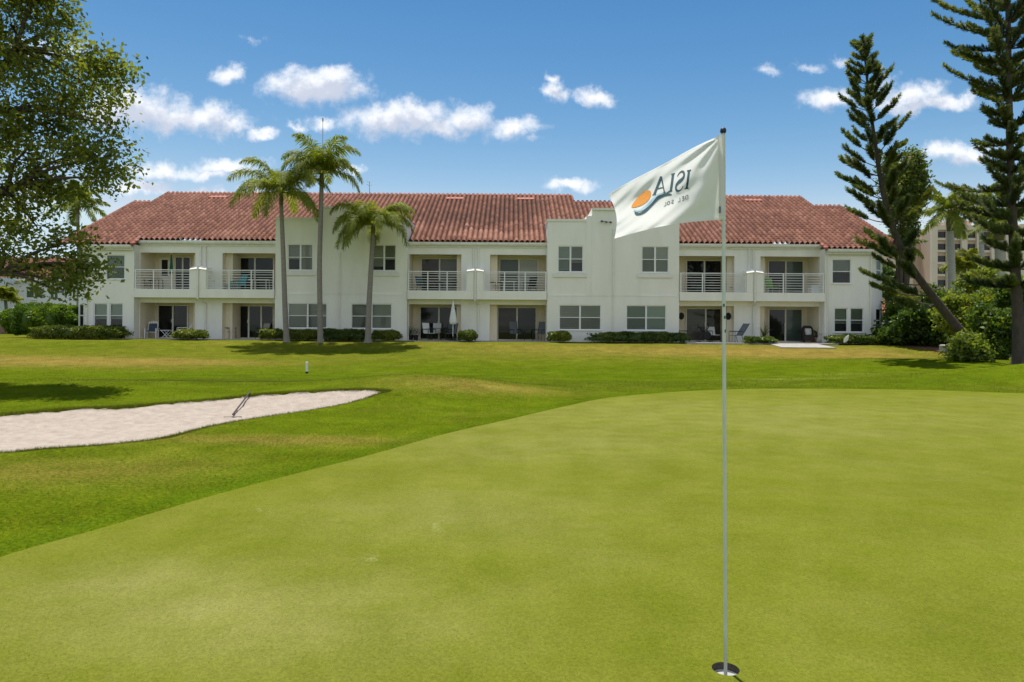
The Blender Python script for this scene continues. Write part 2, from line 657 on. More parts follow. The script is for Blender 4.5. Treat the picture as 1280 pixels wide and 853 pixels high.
gx = axis([(-2500, -300, 400), (-300, -80, 20), (-80, -30, 3), (-30, -11, .5), (-11, -1.6, .055), (-1.6, 12, .25), (12, 30, .5), (30, 80, 3), (80, 300, 20), (300, 2500, 400)])
gy = axis([(-60, -8, 5), (-8, 3, .5), (3, 6.9, .2), (6.9, 14.2, .055), (14.2, 44, .35), (44, 80, 2), (80, 300, 20), (300, 2900, 400)])
GX, GY = np.meshgrid(gx, gy)
X_, Y_ = GX.ravel(), GY.ravel()
Z_ = Hn(X_, Y_)
dg = signed_dist(GREEN, X_, Y_)
db = signed_dist(BUNK, X_, Y_)
Z_ = Z_ - .04 * sstep(.0, .5, dg) - .30 * sstep(.25, .0, np.hypot(X_ - HOLE.x, Y_ - HOLE.y) - .3)
wob = .018 * np.sin(X_ * 13 + 2 * np.sin(Y_ * 9)) + .012 * np.sin(Y_ * 21 + X_ * 17)
Z_ = Z_ + .012 * np.exp(-((db + .12) / .18) ** 2) - .9 * sstep(.0 , .12, db + wob)
nxx, nyy = len(gx), len(gy)
ii = np.arange(nxx * nyy).reshape(nyy, nxx)
LF = np.stack([ii[:-1, :-1].ravel(), ii[:-1, 1:].ravel(), ii[1:, 1:].ravel(), ii[1:, :-1].ravel()], 1)


def blob(px, py, sx, sy, a):
    p = ground(px, py)
    return a * np.exp(-((X_ - p.x) / sx) ** 2 - ((Y_ - p.y) / sy) ** 2)


dry = .25 * sstep(27, 34, Y_) * sstep(60, 45, Y_)
dry += blob(60, 452, 7, 2.6, 1.1) + blob(230, 452, 5, 1.5, .6) + blob(640, 437, 9, 2.5, .35) + blob(985, 441, 4.5, 2.2, .8) + blob(850, 440, 5, 2, .35)
dry += blob(1100, 446, 5, 2, .4) + blob(560, 478, 1.6, .8, .45) + blob(60, 590, 1.5, .6, .55) + blob(390, 552, 1.0, .35, .5) + blob(260, 548, 2.0, .3, .45) + blob(640, 485, 1.5, .7, .4)
lush = blob(480, 440, 5, 2.2, .7) + blob(700, 462, 10, 1.0, .5) + blob(90, 432, 5, 1.6, .5) + blob(420, 470, 6, .8, .5) + blob(760, 470, 6, 1.4, .6) + blob(330, 475, 4, 1.0, .5) + blob(1150, 478, 4, 1.2, .4) + blob(300, 600, 1.2, .8, .3)
mow = [ground(*p) for p in ((-200, 476), (0, 474), (200, 470.5), (400, 468), (640, 464.5), (720, 463))]
yl = np.interp(X_, [p.x for p in mow], [p.y for p in mow])
lush += .7 * np.exp(-((dg + .16) / .16) ** 2) * (dg < .05)
lush += .9 * np.exp(-((Y_ - yl - .15 * np.sin(X_ * 1.7)) / .22) ** 2) * (X_ < mow[-1].x)
pale = blob(1000, 474, 1.8, .5, .8) + blob(1060, 468, 1.4, .5, .7) + blob(940, 477, 1.0, .4, .5)


def grass_mat(name, c_main, c_dry, c_lush, c_pale, fine=90, mid=5, bumpd=.02, gain=3.0, patch=1.3):
    m = bpy.data.materials.new(name)
    m.use_nodes = True
    t = m.node_tree
    b = bsdf_of(m)
    b.inputs['Roughness'].default_value = .9
    b.inputs['Specular IOR Level'].default_value = .0
    co = nd(t, 'ShaderNodeTexCoord')

    def noise(sc, det, ro=.6, st=None):
        n = nd(t, 'ShaderNodeTexNoise')
        n.inputs['Scale'].default_value = sc
        n.inputs['Detail'].default_value = det
        n.inputs['Roughness'].default_value = ro
        if st:
            mp = nd(t, 'ShaderNodeMapping')
            mp.inputs['Scale'].default_value = st
            t.links.new(co.outputs['Object'], mp.inputs[0])
            t.links.new(mp.outputs[0], n.inputs[0])
        else:
            t.links.new(co.outputs['Object'], n.inputs[0])
        return n.outputs['Fac']

    def mix(f, a, c):
        mx = nd(t, 'ShaderNodeMix', data_type='RGBA')
        t.links.new(f, mx.inputs[0])
        for k, v in ((6, a), (7, c)):
            if isinstance(v, tuple):
                mx.inputs[k].default_value = (*v, 1)
            else:
                t.links.new(v, mx.inputs[k])
        return mx.outputs[2]

    def attr(n):
        return nd(t, 'ShaderNodeAttribute', attribute_name=n).outputs['Fac']

    n_big = noise(.35, 4)
    n_mid = noise(mid, 6, .65)
    n_fine = noise(fine, 5, .78)
    base = mix(mth(t, 'MULTIPLY_ADD', n_mid, 2.2, -.62, clamp=True), c_lush, c_main)
    dfac = mth(t, 'MULTIPLY', attr('dry'), mth(t, 'MULTIPLY_ADD', n_mid, 2.4, -.25), clamp=True)
    dfac = mth(t, 'ADD', dfac, mth(t, 'MULTIPLY_ADD', n_big, 1.6, -.85, clamp=True), clamp=True)
    base = mix(dfac, base, c_dry)
    base = mix(mth(t, 'MULTIPLY', attr('lush'), .8, clamp=True), base, c_lush)
    spk = mth(t, 'MULTIPLY', attr('pale'), mth(t, 'MULTIPLY_ADD', noise(9, 5, .8), 7.0, -3.6, clamp=True), clamp=True)
    base = mix(spk, base, c_pale)
    n_patch = noise(1.15, 7, .68)
    hv = nd(t, 'ShaderNodeHueSaturation')
    t.links.new(base, hv.inputs['Color'])
    t.links.new(mth(t, 'MULTIPLY_ADD', n_patch, patch, mth(t, 'MULTIPLY_ADD', n_fine, gain, 1 - gain / 2 - patch / 2)), hv.inputs['Value'])
    t.links.new(hv.outputs[0], b.inputs['Base Color'])
    bp = nd(t, 'ShaderNodeBump')
    bp.inputs['Strength'].default_value = .7
    bp.inputs['Distance'].default_value = bumpd
    t.links.new(mth(t, 'MULTIPLY_ADD', n_mid, .5, n_fine), bp.inputs['Height'])
    t.links.new(bp.outputs[0], b.inputs['Normal'])
    return m


C_MAIN, C_DRY, C_LUSH, C_PALE = (.112, .134, .006), (.205, .155, .034), (.066, .110, .004), (.42, .42, .14)
LAWN = grass_mat('lawn_grass', C_MAIN, C_DRY, C_LUSH, C_PALE, fine=28, gain=3.2)
lawn = mesh_np('lawn', np.stack([X_, Y_, Z_], 1), LF, LAWN, smooth=True, vattr={'dry': dry, 'lush': lush, 'pale': pale})
tag(lawn, 'rolling green lawn and rough running from the golf green to the building', 'lawn', kind='structure')

# putting green: polar sheet around the cup
NA, CUP_R = 720, .054
ang = np.linspace(0, 2 * np.pi, NA, endpoint=False)
dirx, diry = np.cos(ang), np.sin(ang)
rad = np.full(NA, 1e9)
for i in range(len(GREEN)):
    a, b2 = GREEN[i], GREEN[(i + 1) % len(GREEN)]
    e = b2 - a
    den = dirx * e[1] - diry * e[0]
    den = np.where(abs(den) < 1e-9, 1e-9, den)
    w0, w1 = a[0] - HOLE.x, a[1] - HOLE.y
    tt = (w0 * e[1] - w1 * e[0]) / den
    ss = (w0 * diry - w1 * dirx) / den
    ok = (tt > 0) & (ss >= -1e-6) & (ss <= 1 + 1e-6)
    rad = np.where(ok, np.minimum(rad, tt), rad)
NRr = 70
fr = np.linspace(0, 1, NRr)
RR = CUP_R * (rad[None, :] / CUP_R) ** fr[:, None]
PX_ = HOLE.x + RR * dirx
PYY = HOLE.y + RR * diry
PZZ = Hn(PX_, PYY) + .006
gi_ = np.arange(NRr * NA).reshape(NRr, NA)
nxt = np.roll(gi_, -1, axis=1)
GF = np.stack([gi_[:-1].ravel(), gi_[1:].ravel(), nxt[1:].ravel(), nxt[:-1].ravel()], 1)
X_, Y_ = PX_.ravel(), PYY.ravel()
gdry = blob(330, 770, 1.0, .5, .55) + blob(560, 640, 1.2, .8, .35) + blob(900, 520, 6, 2.5, .35) + blob(640, 560, 2, 1, .3) + blob(140, 730, .7, .4, .4)
glush = blob(800, 800, .8, .6, .25) + blob(300, 600, .6, .5, .6) + blob(480, 560, .7, .4, .5) + blob(640, 680, 1.0, .4, .2)
gpale = sum(blob(a_, b2,   .07, .05, .42) for a_, b2 in ((540, 655), (546, 662), (552, 650), (470, 700), (330, 640), (720, 600), (610, 585), (800, 560), (230, 770), (1010, 700)))
PUTT = grass_mat('putting_turf', (.160, .170, .025), (.225, .218, .066), (.120, .142, .011), (.38, .4, .18), fine=80, mid=2.2, bumpd=.004, gain=1.6, patch=.5)
pg = mesh_np('putting_green', np.stack([X_, Y_, PZZ.ravel()], 1), GF, PUTT, smooth=True, vattr={'dry': gdry, 'lush': glush, 'pale': gpale})
tag(pg, 'close mown pale green putting surface around the flagstick', 'putting green', kind='structure')

# sand bunker
sx = np.arange(BUNK[:, 0].min() - .4, BUNK[:, 0].max() + .4, .06)
sy = np.arange(BUNK[:, 1].min() - .4, BUNK[:, 1].max() + .4, .06)
SX, SY = np.meshgrid(sx, sy)
sdist = signed_dist(BUNK, SX, SY)
SZ = sand_z(SX, SY, sdist) - .5 * sstep(.05, .3, -sdist)
SZ += RNG.normal(0, .006, SZ.shape)
for _k in range(70):
    _a = RNG.uniform(0, 6.28)
    _w = RNG.uniform(4, 30)
    SZ += .030 / _w / 2 * np.sin(_w * (SX.ravel() * math.cos(_a) + SY.ravel() * math.sin(_a)) + RNG.uniform(0, 6.28))
si = np.arange(SX.size).reshape(SX.shape)
SF = np.stack([si[:-1, :-1].ravel(), si[:-1, 1:].ravel(), si[1:, 1:].ravel(), si[1:, :-1].ravel()], 1)
keep = sdist[SF].max(1) > -.3
SAND = pmat('bunker_sand', (.44, .375, .31), (.33, .275, .225), scale=7, rough=.95, bump=1.0, bscale=30, spec=.1, detail=9)
sb = mesh_np('sand_bunker', np.stack([SX.ravel(), SY.ravel(), SZ], 1), SF[keep], SAND, smooth=True)
tag(sb, 'pale sand bunker curving in from the left edge', 'sand bunker', kind='structure')

# blades of rough grass near the camera: uncountable, one object
ROUGHB = leafmat('rough_blades', [(.066, .097, .004), (.115, .138, .007), (.205, .178, .035)], trans=.35, rough=.6, tcol=(1.3, 1.3, .7), spec=.2)


def blades(pts, h, w, lean):
    n = len(pts)
    az = RNG.uniform(0, 2 * np.pi, n)
    hh = h * RNG.uniform(.5, 1.2, n)
    ln = lean * RNG.uniform(.5, 1.2, n)
    tip = pts + np.stack([np.cos(az) * hh * np.sin(ln), np.sin(az) * hh * np.sin(ln), hh * np.cos(ln)], 1)
    sa = RNG.uniform(0, 2 * np.pi, n)
    off = np.stack([np.cos(sa), np.sin(sa), 0 * sa], 1) * (w * RNG.uniform(.6, 1.3, n))[:, None]
    V = np.stack([pts - off, pts + off, tip], 1).reshape(-1, 3)
    return V, np.arange(3 * n).reshape(-1, 3)


NB = 420000
bx = RNG.uniform(-10, 12, NB)
by = 3.0 + 17 * RNG.random(NB) ** 1.15
vis = (abs(bx) < by * .80 + .3)
bx, by = bx[vis], by[vis]
d1, d2 = signed_dist(GREEN, bx, by), signed_dist(BUNK, bx, by)
ok = (d1 < -.0) & (d2 < -.01)
bx, by, d1, d2 = bx[ok], by[ok], d1[ok], d2[ok]
P = np.stack([bx, by, Hn(bx, by) - .004 + .010 * np.exp(-((-d2 - .12) / .18) ** 2)], 1)
V1, F1 = blades(P, .028, .0022, .9)
# coarser tufts on the bank further off
NF = 170000
fx = RNG.uniform(-34, 32, NF)
fy = RNG.uniform(14, 38.2, NF)
vis = abs(fx) < fy * .80 + .3
fx, fy = fx[vis], fy[vis]
okf = (signed_dist(GREEN, fx, fy) < -.3) & (signed_dist(BUNK, fx, fy) < -.1)
fx, fy = fx[okf], fy[okf]
V0, F0 = blades(np.stack([fx, fy, Hn(fx, fy) - .006], 1), .045, .006, .95)
# longer fringe on the bunker lip
k = RNG.integers(0, len(BUNK), 26000)
tt = RNG.random(26000)
lp = BUNK[k] * (1 - tt)[:, None] + BUNK[(k + 1) % len(BUNK)] * tt[:, None] + RNG.normal(0, .03, (26000, 2))
P2 = np.stack([lp[:, 0], lp[:, 1], Hn(lp[:, 0], lp[:, 1]) - .01], 1)
V2, F2 = blades(P2, .055, .003, .8)
VV = np.concatenate([V1, V2, V0])
FF = np.concatenate([F1, F2 + len(V1), F0 + len(V1) + len(V2)])
tn = np.clip(RNG.normal(.42, .2, len(FF)), 0, 1)
gb = mesh_np('rough_grass', VV, FF, ROUGHB, fattr={'tint': tn})
# the clipped leaf tips of the putting surface close to the camera
NG = 700000
px_ = RNG.uniform(-4.5, 8, NG)
py_ = 1.9 + 7.5 * RNG.random(NG) ** 1.5
vis = (abs(px_) < py_ * .78 + .2)
px_, py_ = px_[vis], py_[vis]
okg = (signed_dist(GREEN, px_, py_) > .01) & (np.hypot(px_ - HOLE.x, py_ - HOLE.y) > CUP_R + .004)
px_, py_ = px_[okg], py_[okg]
V3, F3 = blades(np.stack([px_, py_, Hn(px_, py_) + .0045], 1), .0058, .0019, 1.0)
TURFB = leafmat('turf_blades', [(.112, .132, .011), (.170, .178, .027), (.27, .265, .085)], trans=.4, rough=.7, tcol=(1.2, 1.2, .8), spec=.05)
tb = mesh_np('putting_turf', V3, F3, TURFB, fattr={'tint': np.clip(RNG.normal(.5, .2, len(F3)), 0, 1)})
tag(tb, 'clipped grass tips of the putting green', 'grass', kind='stuff')
tag(gb, 'short rough grass blades between green and bunker', 'grass', kind='stuff')

# ------------------------------------------------------------------ flagstick, flag and cup
cup_y = H(HOLE.x, HOLE.y)
cup = thing('golf_cup', 'white lined golf hole sunk in the green at the foot of the flagstick', 'golf hole', (HOLE.x, HOLE.y, cup_y))
m = MB()
m.lathe([(CUP_R + .002, .005), (CUP_R + .002, -.11), (CUP_R + .0, -.11)], 40)
m.f = [f for f in m.f if len(f) == 4]
m.build('soil_rim', pmat('cup_soil', (.06, .05, .04), (.12, .10, .085), scale=60, rough=1), cup)
m = MB()
m.lathe([(CUP_R + .0015, -.024), (CUP_R - .001, -.024), (CUP_R - .003, -.029), (.012, -.031), (.012, -.05)], 40)
m.f = [f for f in m.f if len(f) == 4]
smooth_angle(m.build('cup_liner', pmat('worn_liner', (.42, .43, .40), (.36, .37, .34), scale=30, rough=.6), cup), 30)

fs = thing('golf_flagstick', 'tall white flagstick with white logo flag standing in the hole', 'flagstick', (HOLE.x, HOLE.y, cup_y))
ptop = A(904, 166, HOLE.y - .012) - HOLE
POLE = pmat('pole_paint', (.62, .66, .62), (.50, .56, .52), scale=9, rough=.35, spec=.5)
pv_ = lambda f: (ptop.x * f, ptop.y * f, ptop.z * f - .03 * (1 - f))
m = MB().tube([pv_(f) for f in np.linspace(0, 1, 12)], [.0072] * 12, 14)
pole = m.build('pole', POLE, fs, smooth=True)
for f, s_ in ((.684, -1.9), (.662, -1.4), (.637, -1.1)):
    q = Vector(pv_(f))
    m = MB()
    ring = []
    for zz in (-.006, .006):
        ring.append([q + Vector((.0075 * math.cos(s_ + d), .0075 * math.sin(s_ + d), zz)) for d in (-.5, -.2, .2, .5)] + [q + Vector((.003 * math.cos(s_ + d), .003 * math.sin(s_ + d), zz)) for d in (.5, -.5)])
    m.loft(ring)
    m.build('pole_scuff', pmat('scuff', (.10, .11, .11), rough=.8), pole)
m = MB().lathe([(.006, -.004), (.011, 0), (.0125, .008), (.010, .016), (.004, .020)], 16, ptop)
m.build('pole_cap', BLACKPL, fs, smooth=True)

# cloth surface
hp_t, hp_b = A(902.5, 169, HOLE.y - .010), A(903.5, 275, HOLE.y - .010)
fl_t, fl_b = A(760.6, 243.8, HOLE.y - .010), A(768, 298.5, HOLE.y - .010)


def flag_pt(s, t):
    top = hp_t.lerp(fl_t, s)
    bot = hp_b.lerp(fl_b, s)
    bow = math.sin(math.pi * s)
    top = top + Vector((0, 0, .010 * bow + .003 * math.sin(9 * s)))
    bot = bot + Vector((0, 0, .016 * bow))
    p = top.lerp(bot, t)
    p = p + Vector((.020 * math.sin(math.pi * t) * s ** 3, 0, 0))
    # a crease runs from the top of the pole down to the lower edge; beyond it the cloth leans back and faces up
    x_ = (1.75 * s - t) / .07
    lean = .07 * (x_ if x_ > 30 else math.log1p(math.exp(x_)))
    dy = .30 * lean - .24 * s
    # belly, folds radiating from the top hoist corner, and flutter towards the fly
    dy += .012 * math.sin(math.pi * s) * math.sin(math.pi * t)
    q = math.atan2(t + .015, s + .02)
    dy += .013 * math.sin(13 * q + 1.0) * min(1, s * 6) * math.exp(-1.2 * s)
    dy += .014 * s * math.sin(6.0 * s + 7.0 * t + .4) + .010 * s * math.sin(15 * (t - .45 * s) + 2.0) + .004 * s * math.sin(31 * (t - .6 * s + .1 * math.sin(5 * s)) + .7)
    dy += .0042 * math.sin(24 * (s * .8 - t * .7)) * math.sin(math.pi * min(1, s * 1.2))
    eye = Vector((0, 0, EYE))
    return eye + (p - eye) * (1 + dy / HOLE.y)


NS, NT = 72, 48
FV = [flag_pt(i / NS, j / NT) for j in range(NT + 1) for i in range(NS + 1)]
FFc = [(j * (NS + 1) + i, j * (NS + 1) + i + 1, (j + 1) * (NS + 1) + i + 1, (j + 1) * (NS + 1) + i) for j in range(NT) for i in range(NS)]
mf = bpy.data.materials.new('flag_cloth')
mf.use_nodes = True
t_ = mf.node_tree
b_ = bsdf_of(mf)
b_.inputs['Base Color'].default_value = (.84, .84, .82, 1)
b_.inputs['Roughness'].default_value = .75
b_.inputs['Sheen Weight'].default_value = .1
tl = nd(t_, 'ShaderNodeBsdfTranslucent')
tl.inputs[0].default_value = (.80, .80, .74, 1)
ms = nd(t_, 'ShaderNodeMixShader')
ms.inputs[0].default_value = .38
o_ = next(n for n in t_.nodes if n.type == 'OUTPUT_MATERIAL')
wv = nd(t_, 'ShaderNodeTexNoise')
wv.inputs['Scale'].default_value = 900
bp_ = nd(t_, 'ShaderNodeBump')
bp_.inputs['Strength'].default_value = .15
bp_.inputs['Distance'].default_value = .001
co_ = nd(t_, 'ShaderNodeTexCoord')
t_.links.new(co_.outputs['Object'], wv.inputs[0])
t_.links.new(wv.outputs['Fac'], bp_.inputs['Height'])
t_.links.new(bp_.outputs[0], b_.inputs['Normal'])
t_.links.new(b_.outputs[0], ms.inputs[1])
t_.links.new(tl.outputs[0], ms.inputs[2])
t_.links.new(ms.outputs[0], o_.inputs[0])
loc0 = Vector((HOLE.x, HOLE.y, cup_y))
flag = mesh_np('flag', np.array([tuple(p - loc0) for p in FV]), np.array(FFc), mf, fs, smooth=True)
# sleeve round the pole, hems
sl = MB()
q0, q1 = Vector(pv_(.995)), (hp_b - loc0)
rings = []
for f in np.linspace(0, 1, 9):
    c = Vector(pv_((q0.z + (q1.z - q0.z) * f + .03) / (ptop.z + .03)))
    ring = []
    for j in range(20):
        a_ = 2 * math.pi * j / 20
        xx = math.cos(a_)
        ring.append(c + Vector((-.006 + (.0155 if xx < 0 else .0145) * xx, .0105 * math.sin(a_), 0)))
    rings.append(ring)
sl.loft(rings, cap=False)
sl.build('flag_sleeve', mf, flag, smooth=True)
hem = MB()
for (tt0, tt1) in ((0, .022), (.978, 1.0)):
    for i in range(NS):
        s0, s1 = i / NS, (i + 1) / NS
        e = Vector((0, -.0012, 0))
        hem.quad(*[flag_pt(a_, b2) + e - loc0 for a_, b2 in ((s0, tt0), (s1, tt0), (s1, tt1), (s0, tt1))])
for j in range(NT):
    e = Vector((0, -.0014, 0))
    hem.quad(*[flag_pt(a_, b2) + e - loc0 for a_, b2 in ((.978, j / NT), (1, j / NT), (1, (j + 1) / NT), (.978, (j + 1) / NT))])
hem.build('hem', mf, flag, smooth=True)
pt = MB()
c_ = hp_b - loc0 + Vector((-.016, -.012, .038))
pt.box(c_.x - .004, c_.x + .004, c_.y - .002, c_.y, c_.z - .013, c_.z + .013)
pt.build('care_patch', pmat('grey_patch', (.16, .20, .22), rough=.7), flag)


def cloth(s, t, off=.0016):
    p = flag_pt(s, t)
    du = flag_pt(s + .004, t) - flag_pt(s - .004, t)
    dv = flag_pt(s, t + .004) - flag_pt(s, t - .004)
    n = du.cross(dv).normalized()
    if n.y > 0:
        n = -n
    return p + n * off - loc0


def stroke(mb, pts, wid, fn, off=.0016, n=None, bold=1.0):
    """ribbon of varying width along 2-D points; fn maps 2-D to cloth (s,t)"""
    P = catmull(pts, n or 8, closed=False) if len(pts) > 2 else np.array([np.array(pts[0]) + (np.array(pts[1]) - np.array(pts[0])) * f for f in np.linspace(0, 1, 8, endpoint=False)])
    P = np.vstack([P, pts[-1]])
    W = np.interp(np.linspace(0, 1, len(P)), np.linspace(0, 1, len(wid)), wid)
    prev = None
    for i in range(len(P)):
        d = P[min(i + 1, len(P) - 1)] - P[max(i - 1, 0)]
        d = d / (np.linalg.norm(d) + 1e-9)
        nn = np.array([-d[1], d[0]])
        l, r_ = P[i] + nn * W[i] * bold / 2, P[i] - nn * W[i] * bold / 2
        cur = (cloth(*fn(*l), off), cloth(*fn(*r_), off))
        if prev:
            mb.quad(prev[0], prev[1], cur[1], cur[0])
        prev = cur


# big lettering: letter space x 0..4.2 (reading direction runs away from the pole), y 0..1
def big(x, y):
    a_ = x / 3.55
    return (.305 + .325 * a_ - .03 * y, .530 - .105 * a_ - y * (.245))


LET = MB()
# I
stroke(LET, [(.22, .02), (.22, .98)], [.16, .16], big, bold=1.3)
stroke(LET, [(.02, .98), (.42, .98)], [.05, .05], big, bold=1.3)
stroke(LET, [(.02, .02), (.42, .02)], [.05, .05], big, bold=1.3)
# S
stroke(LET, [(1.32, .80), (1.18, .95), (.92, 1.02), (.70, .90), (.66, .70), (.82, .56), (1.12, .44), (1.30, .28), (1.26, .06), (1.02, -.06), (.76, .0), (.60, .18)], [.05, .07, .09, .13, .16, .19, .16, .13, .09, .06, .05], big, bold=1.3)
# L
stroke(LET, [(1.78, .02), (1.78, 1.02)], [.19, .19], big, bold=1.3)
stroke(LET, [(1.60, 1.02), (1.98, 1.02)], [.05, .05], big, bold=1.3)
stroke(LET, [(1.62, .02), (1.92, .0), (2.25, -.08)], [.05, .10, .04], big, bold=1.3)
# A
stroke(LET, [(2.42, .0), (2.95, 1.06)], [.08, .09], big, bold=1.3)
stroke(LET, [(2.95, 1.06), (3.45, .0)], [.20, .20], big, bold=1.3)
stroke(LET, [(2.62, .34), (3.28, .34)], [.06, .06], big, bold=1.3)
stroke(LET, [(2.28, .0), (2.58, .0)], [.05, .05], big, bold=1.3)
stroke(LET, [(3.26, .0), (3.64, .0)], [.05, .05], big, bold=1.3)
NAVY = pmat('flag_ink_teal', (.018, .065, .085), (.015, .055, .075), scale=40, rough=.8)
LET.build('lettering', NAVY, flag)


def small(x, y):
    return (.315 + .0385 * x, .672 + .001 * x - y * .055)


SM = MB()
g_ = {
    'D': [[(0, 0), (0, 1)], [(0, 1), (.45, .92), (.6, .5), (.45, .08), (0, 0)]],
    'E': [[(0, 0), (0, 1)], [(0, 1), (.5, 1)], [(0, .5), (.4, .5)], [(0, 0), (.5, 0)]],
    'L': [[(0, 0), (0, 1)], [(0, 0), (.5, 0)]],
    'S': [[(.5, .85), (.3, 1), (.05, .8), (.25, .52), (.5, .25), (.3, 0), (.0, .15)]],
    'O': [[(.3, 0), (0, .3), (0, .7), (.3, 1), (.6, .7), (.6, .3), (.3, 0)]],
}
x_ = 0
for ch in 'DEL SOL':
    if ch == ' ':
        x_ += .55
        continue
    for st_ in g_[ch]:
        stroke(SM, [(x_ + a_, b2) for a_, b2 in st_], [.15, .15], small, n=4)
    x_ += .95
SM.build('small_lettering', NAVY, flag)
# orange shell
sh = MB()
cen = []
for rr in (0, .35, .7, 1.0):
    row = []
    for j in range(36):
        a_ = 2 * math.pi * j / 36
        e1, e2 = math.cos(a_) * rr, math.sin(a_) * rr
        row.append(cloth(.745 + .098 * e1, .425 + .045 * e1 + .098 * e2 * (1 - .35 * e1), .0022))
    cen.append(row)
sh.loft(cen, cap=False)
sh.build('shell_emblem', pmat('flag_ink_orange', (.62, .25, .02), (.48, .17, .012), scale=160, rough=.8, detail=2), flag, smooth=True)
idn = lambda a_, b2: (a_, b2)
w1 = MB()
stroke(w1, [(.46, .535), (.53, .50), (.605, .515), (.675, .60), (.73, .665), (.785, .66), (.815, .60)], [.01, .05, .06, .055, .05, .04, .01], idn, .0020)
w1.build('wave_emblem', NAVY, flag)
w2 = MB()
stroke(w2, [(.53, .465), (.60, .465), (.665, .54), (.73, .60), (.785, .60), (.825, .55)], [.01, .03, .045, .045, .03, .01], idn, .0026)
w2.build('wave_highlight', pmat('flag_ink_pale', (.32, .47, .52), (.28, .42, .47), rough=.8), flag)

# ------------------------------------------------------------------ the condo building
YB, YC, YP, YF, YR = 39.70, 39.55, 40.30, 39.62, 42.0
BASE, Z1, Z2 = .35, .52, 3.35


def X(px, Y=39.7):
    return A(px, 360, Y).x


bld = thing('condo_building', 'long two storey cream stucco condominium with red clay tile roof', 'building', (0, 44, .49))
bo = Vector((0, 44, .49))


class BM(MB):
    def build(s, name, mat, parent=None, smooth=False):
        s.v = [(a - bo.x, b - bo.y, c - bo.z) for a, b, c in s.v]
        return MB.build(s, name, mat, parent, smooth)


def front_wall(mb, x0, x1, z0, z1, Y, holes=(), rev=.12):
    xs = sorted({x0, x1, *[h[0] for h in holes], *[h[1] for h in holes]})
    zs = sorted({z0, z1, *[h[2] for h in holes], *[h[3] for h in holes]})
    for i in range(len(xs) - 1):
        for j in range(len(zs) - 1):
            cx, cz = (xs[i] + xs[i + 1]) / 2, (zs[j] + zs[j + 1]) / 2
            if any(h[0] < cx < h[1] and h[2] < cz < h[3] for h in holes):
                continue
            mb.quad((xs[i], Y, zs[j]), (xs[i + 1], Y, zs[j]), (xs[i + 1], Y, zs[j + 1]), (xs[i], Y, zs[j + 1]))
    for a_, b2, c, d in holes:
        mb.quad((a_, Y, c), (b2, Y, c), (b2, Y + rev, c), (a_, Y + rev, c))
        mb.quad((a_, Y, d), (a_, Y + rev, d), (b2, Y + rev, d), (b2, Y, d))
        mb.quad((a_, Y, c), (a_, Y + rev, c), (a_, Y + rev, d), (a_, Y, d))
        mb.quad((b2, Y, c), (b2, Y, d), (b2, Y + rev, d), (b2, Y + rev, c))


wall = BM()
rec = BM()
WINDOWS = []     # x0,x1,z0,z1,Y, columns, rows, pane mats
PARW = pmat('parapet_white', (.78, .77, .72), (.72, .71, .66), scale=2, rough=.7)


class TrimMaker:
    def box(s, *a, name='parapet_trim'):
        BM().box(*a).build(name, PARW, bld)


trim = TrimMaker()

